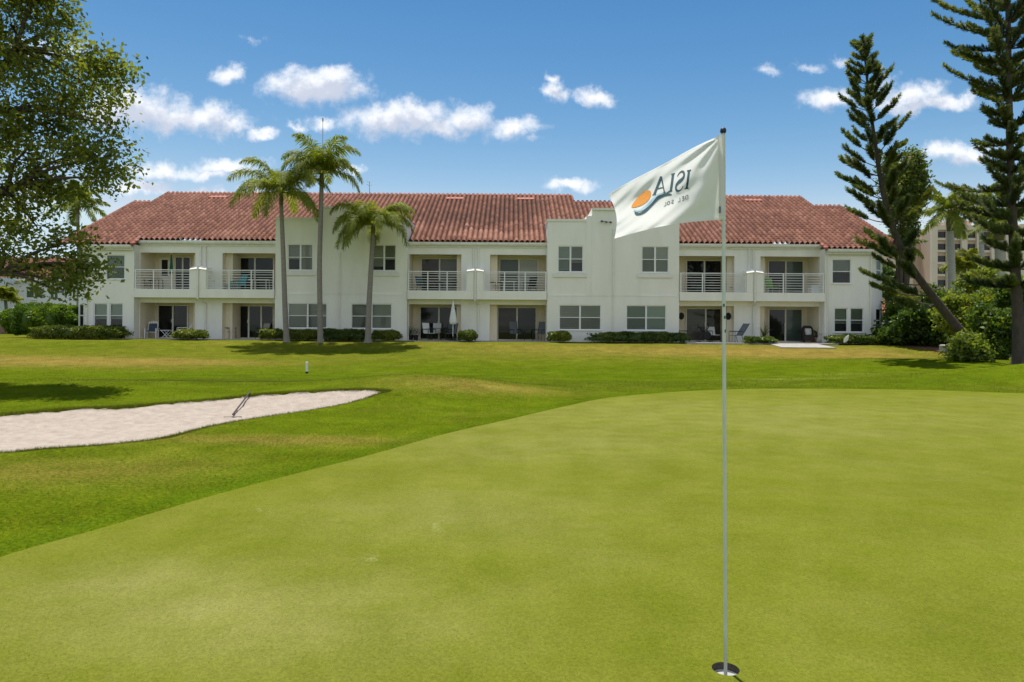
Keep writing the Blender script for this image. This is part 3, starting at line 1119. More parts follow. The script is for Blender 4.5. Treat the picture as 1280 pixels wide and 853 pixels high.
# window bays
for (p0, p1, wl, wr, ll, lr, mats) in (
        (343.7, 508.7, (359, 390.7), (465, 494.5), (360, 409), (439, 490), (BLIND_TAN, BLIND_TAN, BLIND_TAN, BLIND_TAN)),
        (684, 849, (697, 729), (802, 836), (699, 751.6), (783, 833), (BLIND_GREEN, BLIND_TAN, BLIND_TAN, BLIND_GREEN))):
    x0, x1 = X(p0), X(p1)
    cxp = (p0 + p1) / 2
    c0, c1 = X(cxp - 27), X(cxp + 27)
    f0, f1 = X(cxp - 34), X(cxp + 34)
    ZU0, ZU1, ZL0, ZL1 = 4.55, 6.08, 1.18, 2.64
    ZLOW, ZTALL = 7.58, 8.22
    holes_up_l = (X(wl[0]), X(wl[1]), ZU0, ZU1)
    holes_up_r = (X(wr[0]), X(wr[1]), ZU0, ZU1)
    hl_l = (X(ll[0]), X(ll[1]), ZL0, ZL1)
    hl_r = (X(lr[0]), X(lr[1]), ZL0, ZL1)
    zm = 3.2
    # lower storey, one plane
    front_wall(wall, x0, x1, BASE, zm, YB, [hl_l, hl_r])
    # ledge of the upper centre
    front_wall(wall, x0, f0, zm, ZLOW, YB + .05, [holes_up_l])
    front_wall(wall, f1, x1, zm, ZLOW, YB + .05, [holes_up_r])
    wall.quad((x0, YB, zm), (f0, YB, zm), (f0, YB + .05, zm), (x0, YB + .05, zm))
    wall.quad((f1, YB, zm), (x1, YB, zm), (x1, YB + .05, zm), (f1, YB + .05, zm))
    wall.box(f0, c0, YB + .022, 44.0, zm + .002, ZLOW + .24)
    wall.box(c1, f1, YB + .022, 44.0, zm + .002, ZLOW + .24)
    wall.box(c0, c1, YB - .004, 45.3, zm + .002, ZTALL)
    wall.box(x0 + .002, x1 - .002, YB - .012, YB - .006, zm - .05, zm - .02)
    # side returns and parapet tops
    for xx in (x0, x1):
        wall.quad((xx, YB, BASE), (xx, 43.6, BASE), (xx, 43.6, zm), (xx, YB, zm))
        wall.quad((xx, YB + .05, zm), (xx, 43.6, zm), (xx, 43.6, ZLOW), (xx, YB + .05, ZLOW))
    for a_, b2 in ((x0, f0), (f1, x1)):
        wall.quad((a_, YB + .05, ZLOW), (b2, YB + .05, ZLOW), (b2, 43.6, ZLOW), (a_, 43.6, ZLOW))
        trim.box(a_ - .03 if a_ == x0 else a_, b2 + .03 if b2 == x1 else b2, YB - .0, YB + .33, ZLOW - .09, ZLOW + .05)
    for xx, sg in ((x0, 1), (x1, -1)):
        a_, b2 = sorted((xx - .03 * sg, xx + .25 * sg))
        trim.box(a_, b2, YB + .332, 43.5, ZLOW - .09, ZLOW + .048)
    trim.box(c0 - .04, c1 + .04, YB - .10, YB + .30, ZTALL - .08, ZTALL + .05)
    # sill bands
    for hh in (holes_up_l, holes_up_r):
        trim.box(hh[0] - .28, hh[1] + .22, YB - .03, YB + .048, ZU0 - .30, ZU0 - .06, name='window_ledge')
    for hh, mt, Y in ((holes_up_l, mats[0], YB + .05), (holes_up_r, mats[1], YB + .05), (hl_l, mats[2], YB), (hl_r, mats[3], YB)):
        WINDOWS.append((*hh, Y, 2, 2, mt))

# end bays, mirrored
for side, (xa, xb, xch, wu, wls, mt) in {
        -1: (X(167.5), X(110), X(97), (132, 156), ((117, 134.5), (137, 154)), BLIND_GREEN),
        1: (X(1031), X(1089), X(1104.5), (1040, 1064), ((1043, 1060), (1063, 1080)), BLIND_GREEN)}.items():
    x0, x1 = min(xa, xb), max(xa, xb)
    up_h = (X(wu[0]), X(wu[1]), 3.97, 5.40)
    lo_h = [(X(a_), X(b2), 1.14, 2.56) for a_, b2 in wls]
    front_wall(wall, x0, x1, BASE, 6.0, YB, [up_h, *lo_h])
    WINDOWS.append((*up_h, YB, 1, 2, mt))
    for h_ in lo_h:
        WINDOWS.append((*h_, YB, 1, 2, mt))
    wall.quad((xa, YB, BASE), (xa, YP + .05, BASE), (xa, YP + .05, 6.0), (xa, YB, 6.0))
    # chamfer and gable side
    ych = YB + .95
    xs_ = xb + side * 1.15
    wall.quad((xb, YB, BASE), (xs_, ych, BASE), (xs_, ych, 6.15), (xb, YB, 6.0))
    wall.poly([(xs_, ych, BASE), (xs_, 55, BASE), (xs_, 55, 6.15), (xs_, 47.3, 9.45), (xs_, ych, 6.15)])
    # narrow chamfer windows: frame proud of the wall
    d = Vector((xs_ - xb, ych - YB, 0)).normalized()
    nrm = Vector((d.y * side, -d.x * side, 0))
    if nrm.y > 0:
        nrm = -nrm
    for z0, z1 in ((1.14, 2.56), (4.2, 5.40)):
        fr_ = BM()
        pn_ = BM()
        c = Vector((xb, YB, 0)) + d * .86
        for aa, bb, za, zb in ((-.34, -.28, z0, z1), (.28, .34, z0, z1), (-.28, .28, z0, z0 + .06), (-.28, .28, z1 - .06, z1), (-.28, .28, (z0 + z1) / 2 - .03, (z0 + z1) / 2 + .03)):
            fr_.quad(*[tuple(c + d * q + nrm * .04 + Vector((0, 0, z))) for q, z in ((aa, za), (bb, za), (bb, zb), (aa, zb))])
            for q in (aa, bb):
                fr_.quad(*[tuple(c + d * q + nrm * o2 + Vector((0, 0, z))) for o2, z in ((0, za), (.04, za), (.04, zb), (0, zb))])
        pn_.quad(*[tuple(c + d * q + nrm * .02 + Vector((0, 0, z))) for q, z in ((-.3, z0), (.3, z0), (.3, z1), (-.3, z1))])
        fo = fr_.build('window', WHITE, bld)
        pn_.build('pane', GLASS if z0 < 2 else BLIND_GREEN, fo)

# recess groups: (wall x range, openings, balcony ranges, parapet ranges, door specs)
ZOL, ZOU = 2.64, 5.59
UNITS = []
GROUPS = [
    (167.5, 343.7, [(168.2, 238), (272.5, 343)], [(168.2, 247, 1), (249.5, 343, -1)]),
    (508.7, 684, [(509.3, 575.5), (612, 683.4)], [(509.3, 592.5, 1), (595.5, 683.4, -1)]),
    (849, 1031, [(849.6, 922), (955, 1030.3)], [(849.6, 941.5, 1), (944.5, 1030.3, -1)]),
]
for gi2, (pa, pb, ops, bals) in enumerate(GROUPS):
    xa, xb = X(pa), X(pb)
    holes = []
    for o0, o1 in ops:
        holes.append((X(o0), X(o1), Z1, ZOL))
        holes.append((X(o0), X(o1), Z2, ZOU))
    front_wall(wall, xa, xb, BASE, 6.08, YP, holes, rev=.02)
    for (o0, o1), (b0, b1, sd_) in zip(ops, bals):
        x0, x1 = X(o0), X(o1)
        for zf, zc in ((Z1, ZOL), (Z2, ZOU)):
            rec = BM()
            zc2 = zc + .10
            rec.quad((x0, YR, zf), (x1, YR, zf), (x1, YR, zc2), (x0, YR, zc2))
            rec.quad((x0, YP + .02, zf), (x0, YR, zf), (x0, YR, zc2), (x0, YP + .02, zc2))
            rec.quad((x1, YP + .02, zf), (x1, YR, zf), (x1, YR, zc2), (x1, YP + .02, zc2))
            rec.quad((x0, YP + .02, zc2), (x1, YP + .02, zc2), (x1, YR, zc2), (x0, YR, zc2))
            rec.quad((x0, YP + .02, zf), (x1, YP + .02, zf), (x1, YR, zf), (x0, YR, zf))
            # pilaster on the pier side
            if sd_ > 0:
                rec.box(x1 - .30, x1 - .004, YP + .45, YR - .004, zf + .003, zc2 - .004)
            else:
                rec.box(x0 + .004, x0 + .42, YP + .45, YR - .004, zf + .003, zc2 - .004)
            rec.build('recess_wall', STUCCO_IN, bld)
        # balcony slab and pier-side parapet
        bx0, bx1 = X(b0), X(b1)
        bal = BM()
        bal.chbox(bx0, bx1, YF, YP - .002, 2.92, 3.42, .012)
        pw = .40
        p0, p1 = (bx1 - pw, bx1 - .004) if sd_ > 0 else (bx0 + .004, bx0 + pw)
        zt0, zt1 = (4.52, 4.58) if sd_ > 0 else (4.58, 4.52)
        rings = [[(p0, YF + .004, 3.424), (p1, YF + .004, 3.424), (p1, YP - .004, 3.424), (p0, YP - .004, 3.424)],
                 [(p0, YF + .004, zt0), (p1, YF + .004, zt1), (p1, YP - .004, zt1), (p0, YP - .004, zt0)]]
        bal.loft(rings)
        bobj = bal.build('balcony', STUCCO, bld)
        cap = BM()
        cap.loft([[(p0 - .03, YF - .05, zt0 + .002), (p1 + .03, YF - .05, zt1 + .002), (p1 + .03, YP - .01, zt1 + .002), (p0 - .03, YP - .01, zt0 + .002)],
                  [(p0 - .03, YF - .05, zt0 + .03), (p1 + .03, YF - .05, zt1 + .03), (p1 + .03, YP - .01, zt1 + .10), (p0 - .03, YP - .01, zt0 + .10)],
                  [(p0 + .02, YF + .16, zt0 + .20), (p1 - .02, YF + .16, zt1 + .20), (p1 - .02, YP - .012, zt1 + .20), (p0 + .02, YP - .012, zt0 + .20)]])
        cap.build('parapet_cap', STUCCO, bobj)
        r0, r1 = (bx0 + .02, p0 - .002) if sd_ > 0 else (p1 + .002, bx1 - .02)
        rl = BM()
        yr = YF + .07
        rl.box(r0, r1, yr - .025, yr + .025, 4.50, 4.55)
        nb = 7
        for k in range(nb):
            zz = 3.52 + k * (4.42 - 3.52) / (nb - 1)
            rl.box(r0 + .01, r1 - .01, yr - .012, yr + .012, zz - .013, zz + .013)
        npost = 4
        for k in range(npost):
            xx = r0 + .04 + k * (r1 - r0 - .08) / (npost - 1)
            rl.box(xx - .028, xx + .028, yr - .028, yr + .028, 3.42, 4.498)
        rl.build('railing', WHITE, bobj)
        UNITS.append(dict(x0=x0, x1=x1, sd=sd_))
    # downspouts on the pier
    cxp = (bals[0][1] + bals[1][0]) / 2
    cx = X(cxp)
    for s_ in (-1, 1):
        ds = BM()
        ds.tube([(cx + s_ * .13, YP - .07, 6.0), (cx + s_ * .16, YP - .07, 3.5)], .045, 8)
        ds.build('downspout', TRIM, bld)
    ds = BM()
    ds.tube([(cx, YF - .03, 4.72), (cx, YF - .03, 2.86), (cx + .16, YP - .06, 2.62), (cx + .16, YP - .06, .5)], .055, 8)
    ds.build('downspout', TRIM, bld)

for px in (424.5, 766):
    ds = BM()
    x_ = X(px)
    ds.tube([(x_, YB - .10, 5.6 if px < 500 else 7.1), (x_, YB - .10, 3.22), (x_, YB - .045, 3.1), (x_, YB - .045, .5)], .045, 8)
    ds.build('downspout', TRIM, bld)
for px in (109.5, 1034, 1088):
    ds = BM()
    x_ = X(px)
    ds.tube([(x_, YB - .05, 5.9), (x_, YB - .05, .5)], .04, 8)
    ds.build('downspout', TRIM, bld)

for pa, pb in ((247, 249.5), (592.5, 595.5), (941.5, 944.5)):
    wall.box(X(pa) + .003, X(pb) - .003, YF + .05, YP - .003, 2.95, 4.5)
# back of the building
wall.quad((X(97) - 1, 60, BASE), (X(1104) + 1, 60, BASE), (X(1104) + 1, 60, 6.1), (X(97) - 1, 60, 6.1))
wall.build('wall', STUCCO, bld)



def clear_glass():
    m = bpy.data.materials.new('window_glass')
    m.use_nodes = True
    t = m.node_tree
    t.nodes.remove(bsdf_of(m))
    out = next(n for n in t.nodes if n.type == 'OUTPUT_MATERIAL')
    tr = nd(t, 'ShaderNodeBsdfTransparent')
    tr.inputs[0].default_value = (.86, .90, .87, 1)
    gl_ = nd(t, 'ShaderNodeBsdfGlossy')
    gl_.inputs['Roughness'].default_value = .015
    nz = nd(t, 'ShaderNodeTexNoise')
    nz.inputs['Scale'].default_value = 1.3
    co = nd(t, 'ShaderNodeTexCoord')
    t.links.new(co.outputs['Object'], nz.inputs[0])
    bp = nd(t, 'ShaderNodeBump')
    bp.inputs['Strength'].default_value = .06
    t.links.new(nz.outputs['Fac'], bp.inputs['Height'])
    t.links.new(bp.outputs[0], gl_.inputs['Normal'])
    lw_ = nd(t, 'ShaderNodeFresnel')
    lw_.inputs['IOR'].default_value = 1.5
    mx = nd(t, 'ShaderNodeMixShader')
    t.links.new(mth(t, 'MULTIPLY_ADD', lw_.outputs[0], 1.2, .0, clamp=True), mx.inputs[0])
    t.links.new(tr.outputs[0], mx.inputs[1])
    t.links.new(gl_.outputs[0], mx.inputs[2])
    t.links.new(mx.outputs[0], out.inputs[0])
    return m


CLEAR = clear_glass()
SLATS = blind_mat('window_blind', (.86, .84, .77), (.62, .61, .56), 26)
SLATS2 = blind_mat('window_blind_green', (.72, .82, .76), (.48, .57, .51), 26)
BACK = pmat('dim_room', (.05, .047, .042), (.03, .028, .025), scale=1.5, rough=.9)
for m_ in (SLATS, SLATS2):
    bsdf_of(m_).inputs['Coat Weight'].default_value = 0
SCREEN = bpy.data.materials.new('insect_mesh')
SCREEN.use_nodes = True
t_ = SCREEN.node_tree
bsdf_of(SCREEN).inputs['Base Color'].default_value = (.05, .055, .055, 1)
tp_ = nd(t_, 'ShaderNodeBsdfTransparent')
mx_ = nd(t_, 'ShaderNodeMixShader')
mx_.inputs[0].default_value = .20
t_.links.new(tp_.outputs[0], mx_.inputs[1])
t_.links.new(bsdf_of(SCREEN).outputs[0], mx_.inputs[2])
t_.links.new(mx_.outputs[0], next(n for n in t_.nodes if n.type == 'OUTPUT_MATERIAL').inputs[0])
_wr = random.Random(5)


def window(x0, x1, z0, z1, Y, cols, rows, mt):
    f = BM()
    yf0, yf1 = Y + .035, Y + .10
    w = .055
    f.box(x0, x0 + w, yf0, yf1, z0, z1)
    f.box(x1 - w, x1, yf0, yf1, z0, z1)
    f.box(x0 + w, x1 - w, yf0, yf1, z0, z0 + w)
    f.box(x0 + w, x1 - w, yf0, yf1, z1 - w, z1)
    for c in range(1, cols):
        xx = x0 + (x1 - x0) * c / cols
        f.box(xx - .05, xx + .05, yf0 + .004, yf1, z0 + w, z1 - w)
    for r_ in range(1, rows):
        zz = z0 + (z1 - z0) * r_ / rows
        for c in range(cols):
            a_ = x0 + (x1 - x0) * c / cols + (.05 if c else w)
            b2 = x0 + (x1 - x0) * (c + 1) / cols - (.05 if c < cols - 1 else w)
            f.box(a_, b2, yf0 + .008, yf1, zz - .022, zz + .022)
    fo = f.build('window', WHITE, bld)
    p = BM()
    p.quad((x0 + .02, Y + .075, z0 + .02), (x1 - .02, Y + .075, z0 + .02), (x1 - .02, Y + .075, z1 - .02), (x0 + .02, Y + .075, z1 - .02))
    p.build('pane', CLEAR, fo)
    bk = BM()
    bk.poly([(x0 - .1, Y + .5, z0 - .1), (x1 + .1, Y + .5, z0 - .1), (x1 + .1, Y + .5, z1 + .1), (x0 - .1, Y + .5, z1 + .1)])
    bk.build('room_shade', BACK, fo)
    for c in range(cols):
        a_, b2 = x0 + (x1 - x0) * c / cols + .03, x0 + (x1 - x0) * (c + 1) / cols - .03
        drop = _wr.choice([.97, .97, .97, .9, .55, .8]) if mt is BLIND_TAN else _wr.choice([.97, .6, .52, .9])
        zb = z1 - (z1 - z0) * drop
        tilt_ = _wr.uniform(.026, .046)
        bl = BM()
        n_ = int((z1 - zb) / .05)
        for k in range(n_):
            zq = z1 - .03 - k * .05
            bl.quad((a_, Y + .135, zq), (b2, Y + .135, zq), (b2, Y + .160, zq - tilt_), (a_, Y + .160, zq - tilt_))
        bl.box(a_, b2, Y + .13, Y + .165, z1 - .03 - n_ * .05 - .03, z1 - .03 - n_ * .05)
        bl.build('blind', SLATS2 if mt is BLIND_GREEN else SLATS, fo)
    for c in range(cols):
        a_, b2 = x0 + (x1 - x0) * c / cols + .05, x0 + (x1 - x0) * (c + 1) / cols - .05
        sc_ = BM()
        sc_.quad((a_, Y + .066, z0 + .05), (b2, Y + .066, z0 + .05), (b2, Y + .066, (z0 + z1) / 2), (a_, Y + .066, (z0 + z1) / 2))
        sc_.build('insect_screen', SCREEN, fo)
    s_ = BM()
    s_.box(x0 - .05, x1 + .05, Y - .05, Y + .034, z0 - .05, z0 - .003)
    s_.build('sill', TRIM, fo)


for w_ in WINDOWS:
    window(*w_)


def sliding(x0, x1, z0, z1, mats, split=.5):
    f = BM()
    Y = YR - .09
    w = .06
    f.box(x0, x0 + w, Y, YR - .003, z0, z1)
    f.box(x1 - w, x1, Y, YR - .003, z0, z1)
    f.box(x0 + w, x1 - w, Y, YR - .003, z1 - w, z1)
    f.box(x0 + w, x1 - w, Y, YR - .003, z0, z0 + .05)
    n = len(mats)
    xs = [x0 + (x1 - x0) * i / n for i in range(n + 1)]
    for i in range(1, n):
        f.box(xs[i] - .045, xs[i] + .045, Y + .004, YR - .003, z0 + .05, z1 - w)
    fo = f.build('sliding_door', TRIM, bld)
    for i in range(n):
        p = BM()
        p.quad((xs[i] + .02, Y + .05, z0 + .03), (xs[i + 1] - .02, Y + .05, z0 + .03), (xs[i + 1] - .02, Y + .05, z1 - .03), (xs[i] + .02, Y + .05, z1 - .03))
        p.build('pane', mats[i], fo)
    h_ = BM()
    h_.box(xs[1] - .075, xs[1] - .055, Y - .03, Y + .003, z0 + .95, z0 + 1.15)
    h_.build('handle', TRIM, fo)


def XR(px):
    return X(px, 42.0)


DT_L, DT_U = 2.56, 5.52
for (a_, b2, lv, mats) in (
        (198, 236, 0, (GLASS, GLASS)), (219, 239, 1, (GLASS, GLASS)),
        (296, 343, 0, (GLASS, GLASS, GLASS)), (295, 343, 1, (GLASS, GLASS)),
        (525, 573, 0, (GLASS, GLASS)), (526, 573, 1, (CURTAIN_DIM, BLIND_GREY)),
        (622, 671, 0, (CURTAIN_DIM, GLASS)), (624, 673, 1, (BLIND_GREEN, CURTAIN)),
        (857, 907, 0, (BLIND_TAN, CURTAIN_DIM)), (857, 903, 1, (GLASS, GLASS)),
        (960, 1003, 0, (GLASS, BLIND_GREEN)), (959, 1004, 1, (GLASS, BLIND_GREEN))):
    z0, z1 = ((Z1 + .004, DT_L), (Z2 + .004, DT_U))[lv]
    sliding(XR(a_), XR(b2), z0, z1, mats)
# narrow door beside the first balcony slider
f = BM()
x0, x1 = XR(199), XR(213)
f.box(x0, x1, YR - .06, YR - .003, Z2 + .004, DT_U - .05)
fo = f.build('entry_door', TRIM, bld)
p = BM()
p.quad((x0 + .18, YR - .064, Z2 + 1.0), (x1 - .14, YR - .064, Z2 + 1.0), (x1 - .14, YR - .064, DT_U - .2), (x0 + .18, YR - .064, DT_U - .2))
p.build('pane', GLASS, fo)

# wall lamps inside the recesses, and the floodlight under the flag
for px, zz in ((176, 5.2), (176, 2.3), (511.5, 5.0), (511.5, 2.3), (1024, 5.1), (1023.5, 2.2)):
    l = BM()
    x_ = X(px, 41.2)
    l.lathe([(.03, -.1), (.06, -.08), (.075, .06), (.03, .1)], 8, (x_, 41.2, zz))
    l.build('wall_lamp', TRIM, bld)
l = BM()
x_ = X(757)
l.box(x_ - .04, x_ + .04, YB - .12, YB - .062, 7.40, 7.50)
l.tube([(x_, YB - .10, 7.45), (x_ - .25, YB - .2, 7.50)], .02, 6)
l.lathe([(.02, -.06), (.07, -.05), (.08, .03), (.02, .06)], 8, (x_ - .27, YB - .2, 7.48))
l.tube([(x_, YB - .10, 7.45), (x_ + .22, YB - .2, 7.44)], .02, 6)
l.lathe([(.02, -.06), (.07, -.05), (.08, .03), (.02, .06)], 8, (x_ + .24, YB - .2, 7.42))
l.build('floodlight', pmat('bronze', (.12, .10, .08), rough=.5), bld)
# round black wall ornaments on the terrace with the lounge chair
for px in (852.5, 909.5):
    o_ = BM()
    c = Vector((X(px, 40.9), 41.0 if px < 880 else YP + .43, 2.05))
    o_.lathe([(.02, -.04), (.15, -.035), (.17, 0), (.15, .03), (.02, .05)], 16, M=Matrix.Translation(c) @ Matrix.Scale(1.3, 4, (0, 0, 1)) @ Matrix.Rotation(math.pi / 2, 4, 'X'))
    o_.build('wall_ornament', pmat('dark_wreath', (.02, .025, .02), rough=.9), bld)

# roof ---------------------------------------------------------------
SL = .487


def roof_z(Y):
    return 6.18 + SL * (Y - 40.05)


XL0, XL1 = -26.3, -25.0
XR0, XR1 = 20.85, 22.75
RIDGE, WING, NOTCH = 49.45, 47.3, 47.9
NX0, NX1 = 4.25, 11.0


def tile_roof(name, xa, xb, ya, yb_fn, zfn, parent, tw=.31, course=.40, org=(0, 0, 0), ns=6, seed=1, patch=(), cut=None, slope=SL, mat=None):
    rg = np.random.default_rng(seed)
    ncol = int(round((xb - xa) / tw))
    xs = np.linspace(xa, xb, ncol * ns + 1)
    col = np.minimum(np.arange(ncol * ns) // ns, ncol - 1)
    cosl = 1 / math.sqrt(1 + slope * slope)
    dyc = course * cosl
    ymax = max(yb_fn(x) for x in xs)
    nc = int(math.ceil((ymax - ya) / dyc))
    V, Fq, T = [], [], []
    prof = np.abs(np.sin(np.pi * (xs - xa) / (xb - xa) * ncol)) ** .85 * .15
    rows = []
    cnt = 0
    for k in range(nc):
        for e in (0, 1):
            y = np.full(xs.shape, ya + (k + e) * dyc)
            lim = np.array([yb_fn(x) for x in xs])
            y = np.minimum(y, lim)
            z = zfn(y) + prof + (.11 if e == 0 else .0)
            V.append(np.stack([xs, y, z], 1))
            rows.append((k, e))
    n = len(xs)
    tint = np.clip(rg.normal(.5, .13, (nc, ncol)), 0, 1)
    for (cx, cy, rx, ry, val) in patch:
        for k in range(nc):
            for c in range(ncol):
                xx, yy = xa + (c + .5) * tw, ya + (k + .5) * dyc
                if ((xx - cx) / rx) ** 2 + ((yy - cy) / ry) ** 2 < rg.uniform(.4, 1.3):
                    tint[k, c] = val + rg.normal(0, .12)
    for r_ in range(len(rows) - 1):
        k, e = rows[r_]
        for i in range(n - 1):
            if yb_fn((xs[i] + xs[i + 1]) / 2) <= ya + k * dyc + 1e-6:
                continue
            if cut and cut((xs[i] + xs[i + 1]) / 2, ya + (k + .5) * dyc):
                continue
            Fq.append((r_ * n + i, r_ * n + i + 1, (r_ + 1) * n + i + 1, (r_ + 1) * n + i))
            # shade put into the tint: darker pans between the barrels, lighter crests
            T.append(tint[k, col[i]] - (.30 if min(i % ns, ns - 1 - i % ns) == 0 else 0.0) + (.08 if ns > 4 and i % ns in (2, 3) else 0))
    V = np.concatenate(V) - np.array(org)
    return mesh_np(name, V, np.array(Fq), mat or TILE, parent, fattr={'tint': np.array(T)})


def top_of(x):
    if x < XL1 or x > XR0:
        return WING
    if NX0 < x < NX1:
        return NOTCH
    return RIDGE


BAYX = [(X(343.7), X(508.7)), (X(684), X(849))]


def cut_fn(x, y):
    for a_, b2 in BAYX:
        if a_ - .02 < x < b2 + .02 and y < 42.9:
            return True
    if y < 40.0 and X(168) < x < X(1030):
        return True
    return False


Y0R = 39.35
patches = [(X(590, 43), 41.2, 1.6, .8, .95), (X(562, 45), 43.5, .5, .25, 1.0), (X(582, 44), 42.6, .4, .3, 1.0), (X(618, 43), 41.0, 1.3, .6, .85),
           (X(548, 46), 45.6, .8, .3, .9), (X(524, 43), 42.4, .3, .3, 1.0), (X(660, 43), 41.0, 1.2, .9, .8), (X(300, 43), 41.0, 1.5, .6, .75),
           (X(590, 46), 44.8, 5, 2.5, .22), (X(640, 46), 46.5, 3, 2, .15), (X(560, 46), 47, 3, 1.5, .3), (X(950, 45), 44, 3, 1.8, .4)]
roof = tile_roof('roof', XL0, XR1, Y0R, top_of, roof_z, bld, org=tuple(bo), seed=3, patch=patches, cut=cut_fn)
rb = BM()
for xa, xb, yr in ((XL0, XL1, WING), (XL1, NX0, RIDGE), (NX0, NX1, NOTCH), (NX1, XR0, RIDGE), (XR0, XR1, WING)):
    rb.quad((xa, yr, roof_z(yr)), (xb, yr, roof_z(yr)), (xb, 2 * yr - 39.5, roof_z(39.5)), (xa, 2 * yr - 39.5, roof_z(39.5)))
rb.build('rear_slope', TILE_PLAIN, roof)
# fillers: rake walls where ridge steps
rk = BM()
for xx, lo, hi in ((XL1, WING, RIDGE), (NX0, NOTCH, RIDGE), (NX1, NOTCH, RIDGE), (XR0, WING, RIDGE)):
    rk.poly([(xx, lo - 1.0, roof_z(lo - 1)), (xx, hi, roof_z(hi)), (xx, 2 * hi - lo + 1.5, roof_z(lo - 1.5)), ])
rk.build('gable_infill', STUCCO, roof)
# ridge caps


def cap_run(p, q, step=.42, r0=.12):
    p, q = Vector(p), Vector(q)
    rc = MB()
    n = max(1, int((q - p).length / step))
    for i in range(n):
        a_, b2 = p.lerp(q, i / n), p.lerp(q, (i + 1.12) / n)
        rc.tube([a_ - bo, b2 - bo], [r0 * 1.05, r0 * .86], 8)
    rc.build('ridge_cap', TILE_PLAIN, roof, smooth=True)


for xa, xb, yr in ((XL0, XL1, WING), (XL1, NX0, RIDGE), (NX0, NX1, NOTCH), (NX1, XR0, RIDGE), (XR0, XR1, WING)):
    cap_run((xa, yr, roof_z(yr) + .05), (xb, yr, roof_z(yr) + .05))
for xx, ya, yb in ((XL0, Y0R, WING), (XR1, Y0R, WING), (XL1, WING, RIDGE), (XR0, WING, RIDGE), (NX0, NOTCH, RIDGE), (NX1, NOTCH, RIDGE)):
    cap_run((xx, ya, roof_z(ya) + .06), (xx, yb, roof_z(yb) + .06), r0=.10)
for px in (168, 1030):
    cap_run((X(px), Y0R, roof_z(Y0R) + .10), (X(px), 40.0, roof_z(40.0) + .12), step=.25, r0=.10)
for pa, pb in ((523 / 3.88 + 128, 285), (359, 377), (557, 579), (646, 667), (929, 951)):
    v = BM()
    yv = 48.5
    x0, x1 = X(pa, yv), X(pb, yv)
    v.loft([[(x0, yv - .35, roof_z(yv - .35) + .02), (x1, yv - .35, roof_z(yv - .35) + .02), (x1, yv + .1, roof_z(yv + .1)), (x0, yv + .1, roof_z(yv + .1))],
            [(x0, yv - .42, roof_z(yv - .35) + .22), (x1, yv - .42, roof_z(yv - .35) + .22), (x1, yv + .1, roof_z(yv + .1) + .2), (x0, yv + .1, roof_z(yv + .1) + .2)]])
    v.build('roof_vent', pmat('vent_red', (.42, .15, .10), rough=.7), roof)
# gutters and fascia
for pa, pb, yg in ((168, 343.4, 40.2), (509, 683.7, 40.2), (849.3, 1030.5, 40.2), (104, 167.5, 39.5), (1031, 1107, 39.5)):
    g = BM()
    x0, x1 = X(pa), X(pb)
    zt = roof_z(yg + .05) + .02
    prof = [(yg - .13, zt - .02), (yg - .15, zt), (yg - .13, zt), (yg - .11, zt - .12), (yg, zt - .13), (yg + .02, zt - .17), (yg - .09, zt - .19), (yg - .14, zt - .10)]
    g.loft([[(x0, y, z) for y, z in prof], [(x1, y, z) for y, z in prof]])
    g.box(x0, x1, yg + .03, yg + .09, zt - .30, zt - .03)
    g.build('gutter', pmat('gutter_white', (.80, .79, .75), rough=.45), bld)
# step of the gutter's soffit between eave and wall
sf = BM()
for pa, pb in ((168, 343.4), (509, 683.7), (849.3, 1030.5)):
    sf = BM()
    sf.box(X(pa) + .005, X(pb) - .005, 40.25, YP - .003, 6.0, 6.09)
    sf.box(X(pa) + .005, X(pb) - .005, YP + .005, YP + .03, 6.07, 6.31)
    sf.build('soffit', TRIM, bld)

# antennas
for (px, y0, y1, Y, lab) in ((403, 181, 148, 52.5, 'thin whip antenna rising behind the tallest palm'), (461.5, 252, 227, 50.0, 'short rooftop aerial above the shortest palm')):
    q0, q1 = A(px, y0 + 60, Y), A(px, y1, Y)
    q0.z = roof_z(2 * RIDGE - Y) - .2
    an = thing('roof_antenna', lab, 'antenna', tuple(q0), group='antennas on the tiled roof')
    m = MB().tube([(0, 0, 0), (0, 0, q1.z - q0.z)], [.03, .018], 6)
    m.build('mast', pmat('antenna_metal', (.25, .25, .25), rough=.4, metallic=.6), an)
    m = MB()
    hh = q1.z - q0.z
    if y1 > 200:
        for zz, w in ((hh - .1, .28), (hh - .35, .2)):
            m.tube([(-w, 0, zz + .15), (0, 0, zz), (w * .7, .1, zz + .12)], .015, 5)
    else:
        m.tube([(0, 0, hh - .25), (0, 0, hh)], .05, 6)
        m.tube([(-.2, 0, hh - 1.2), (.2, 0, hh - 1.2)], .015, 5)
    m.build('aerial', pmat('antenna_metal', (.25, .25, .25)), an)

# terraces
pt_ = MB()
pt_.box(X(168), X(343), 38.95, 40.34, .30, Z1 - .004)
pt_.box(X(509), X(684), 38.95, 40.34, .30, Z1 - .004)
pt_.box(X(850), X(1030), 37.9, 40.34, .30, Z1 - .004)
ya_, yb_ = 38.0, 36.5
xa_, xb_ = A(968, 432, 37).x, A(1040, 432, 37).x
pt_.loft([[(xa_, ya_, .30), (xb_ - .4, ya_, .30), (xb_, yb_, .12), (xa_ + .2, yb_, .12)],
          [(xa_, ya_, Z1 - .008), (xb_ - .4, ya_, Z1 - .008), (xb_, yb_, H(xb_, yb_) + .05), (xa_ + .2, yb_, H(xa_, yb_) + .05)]])
tag(pt_.build('patio', CONCRETE), 'pale concrete terrace slabs in front of the ground floor doors', 'patio', kind='structure')

# ------------------------------------------------------------------ vegetation helpers


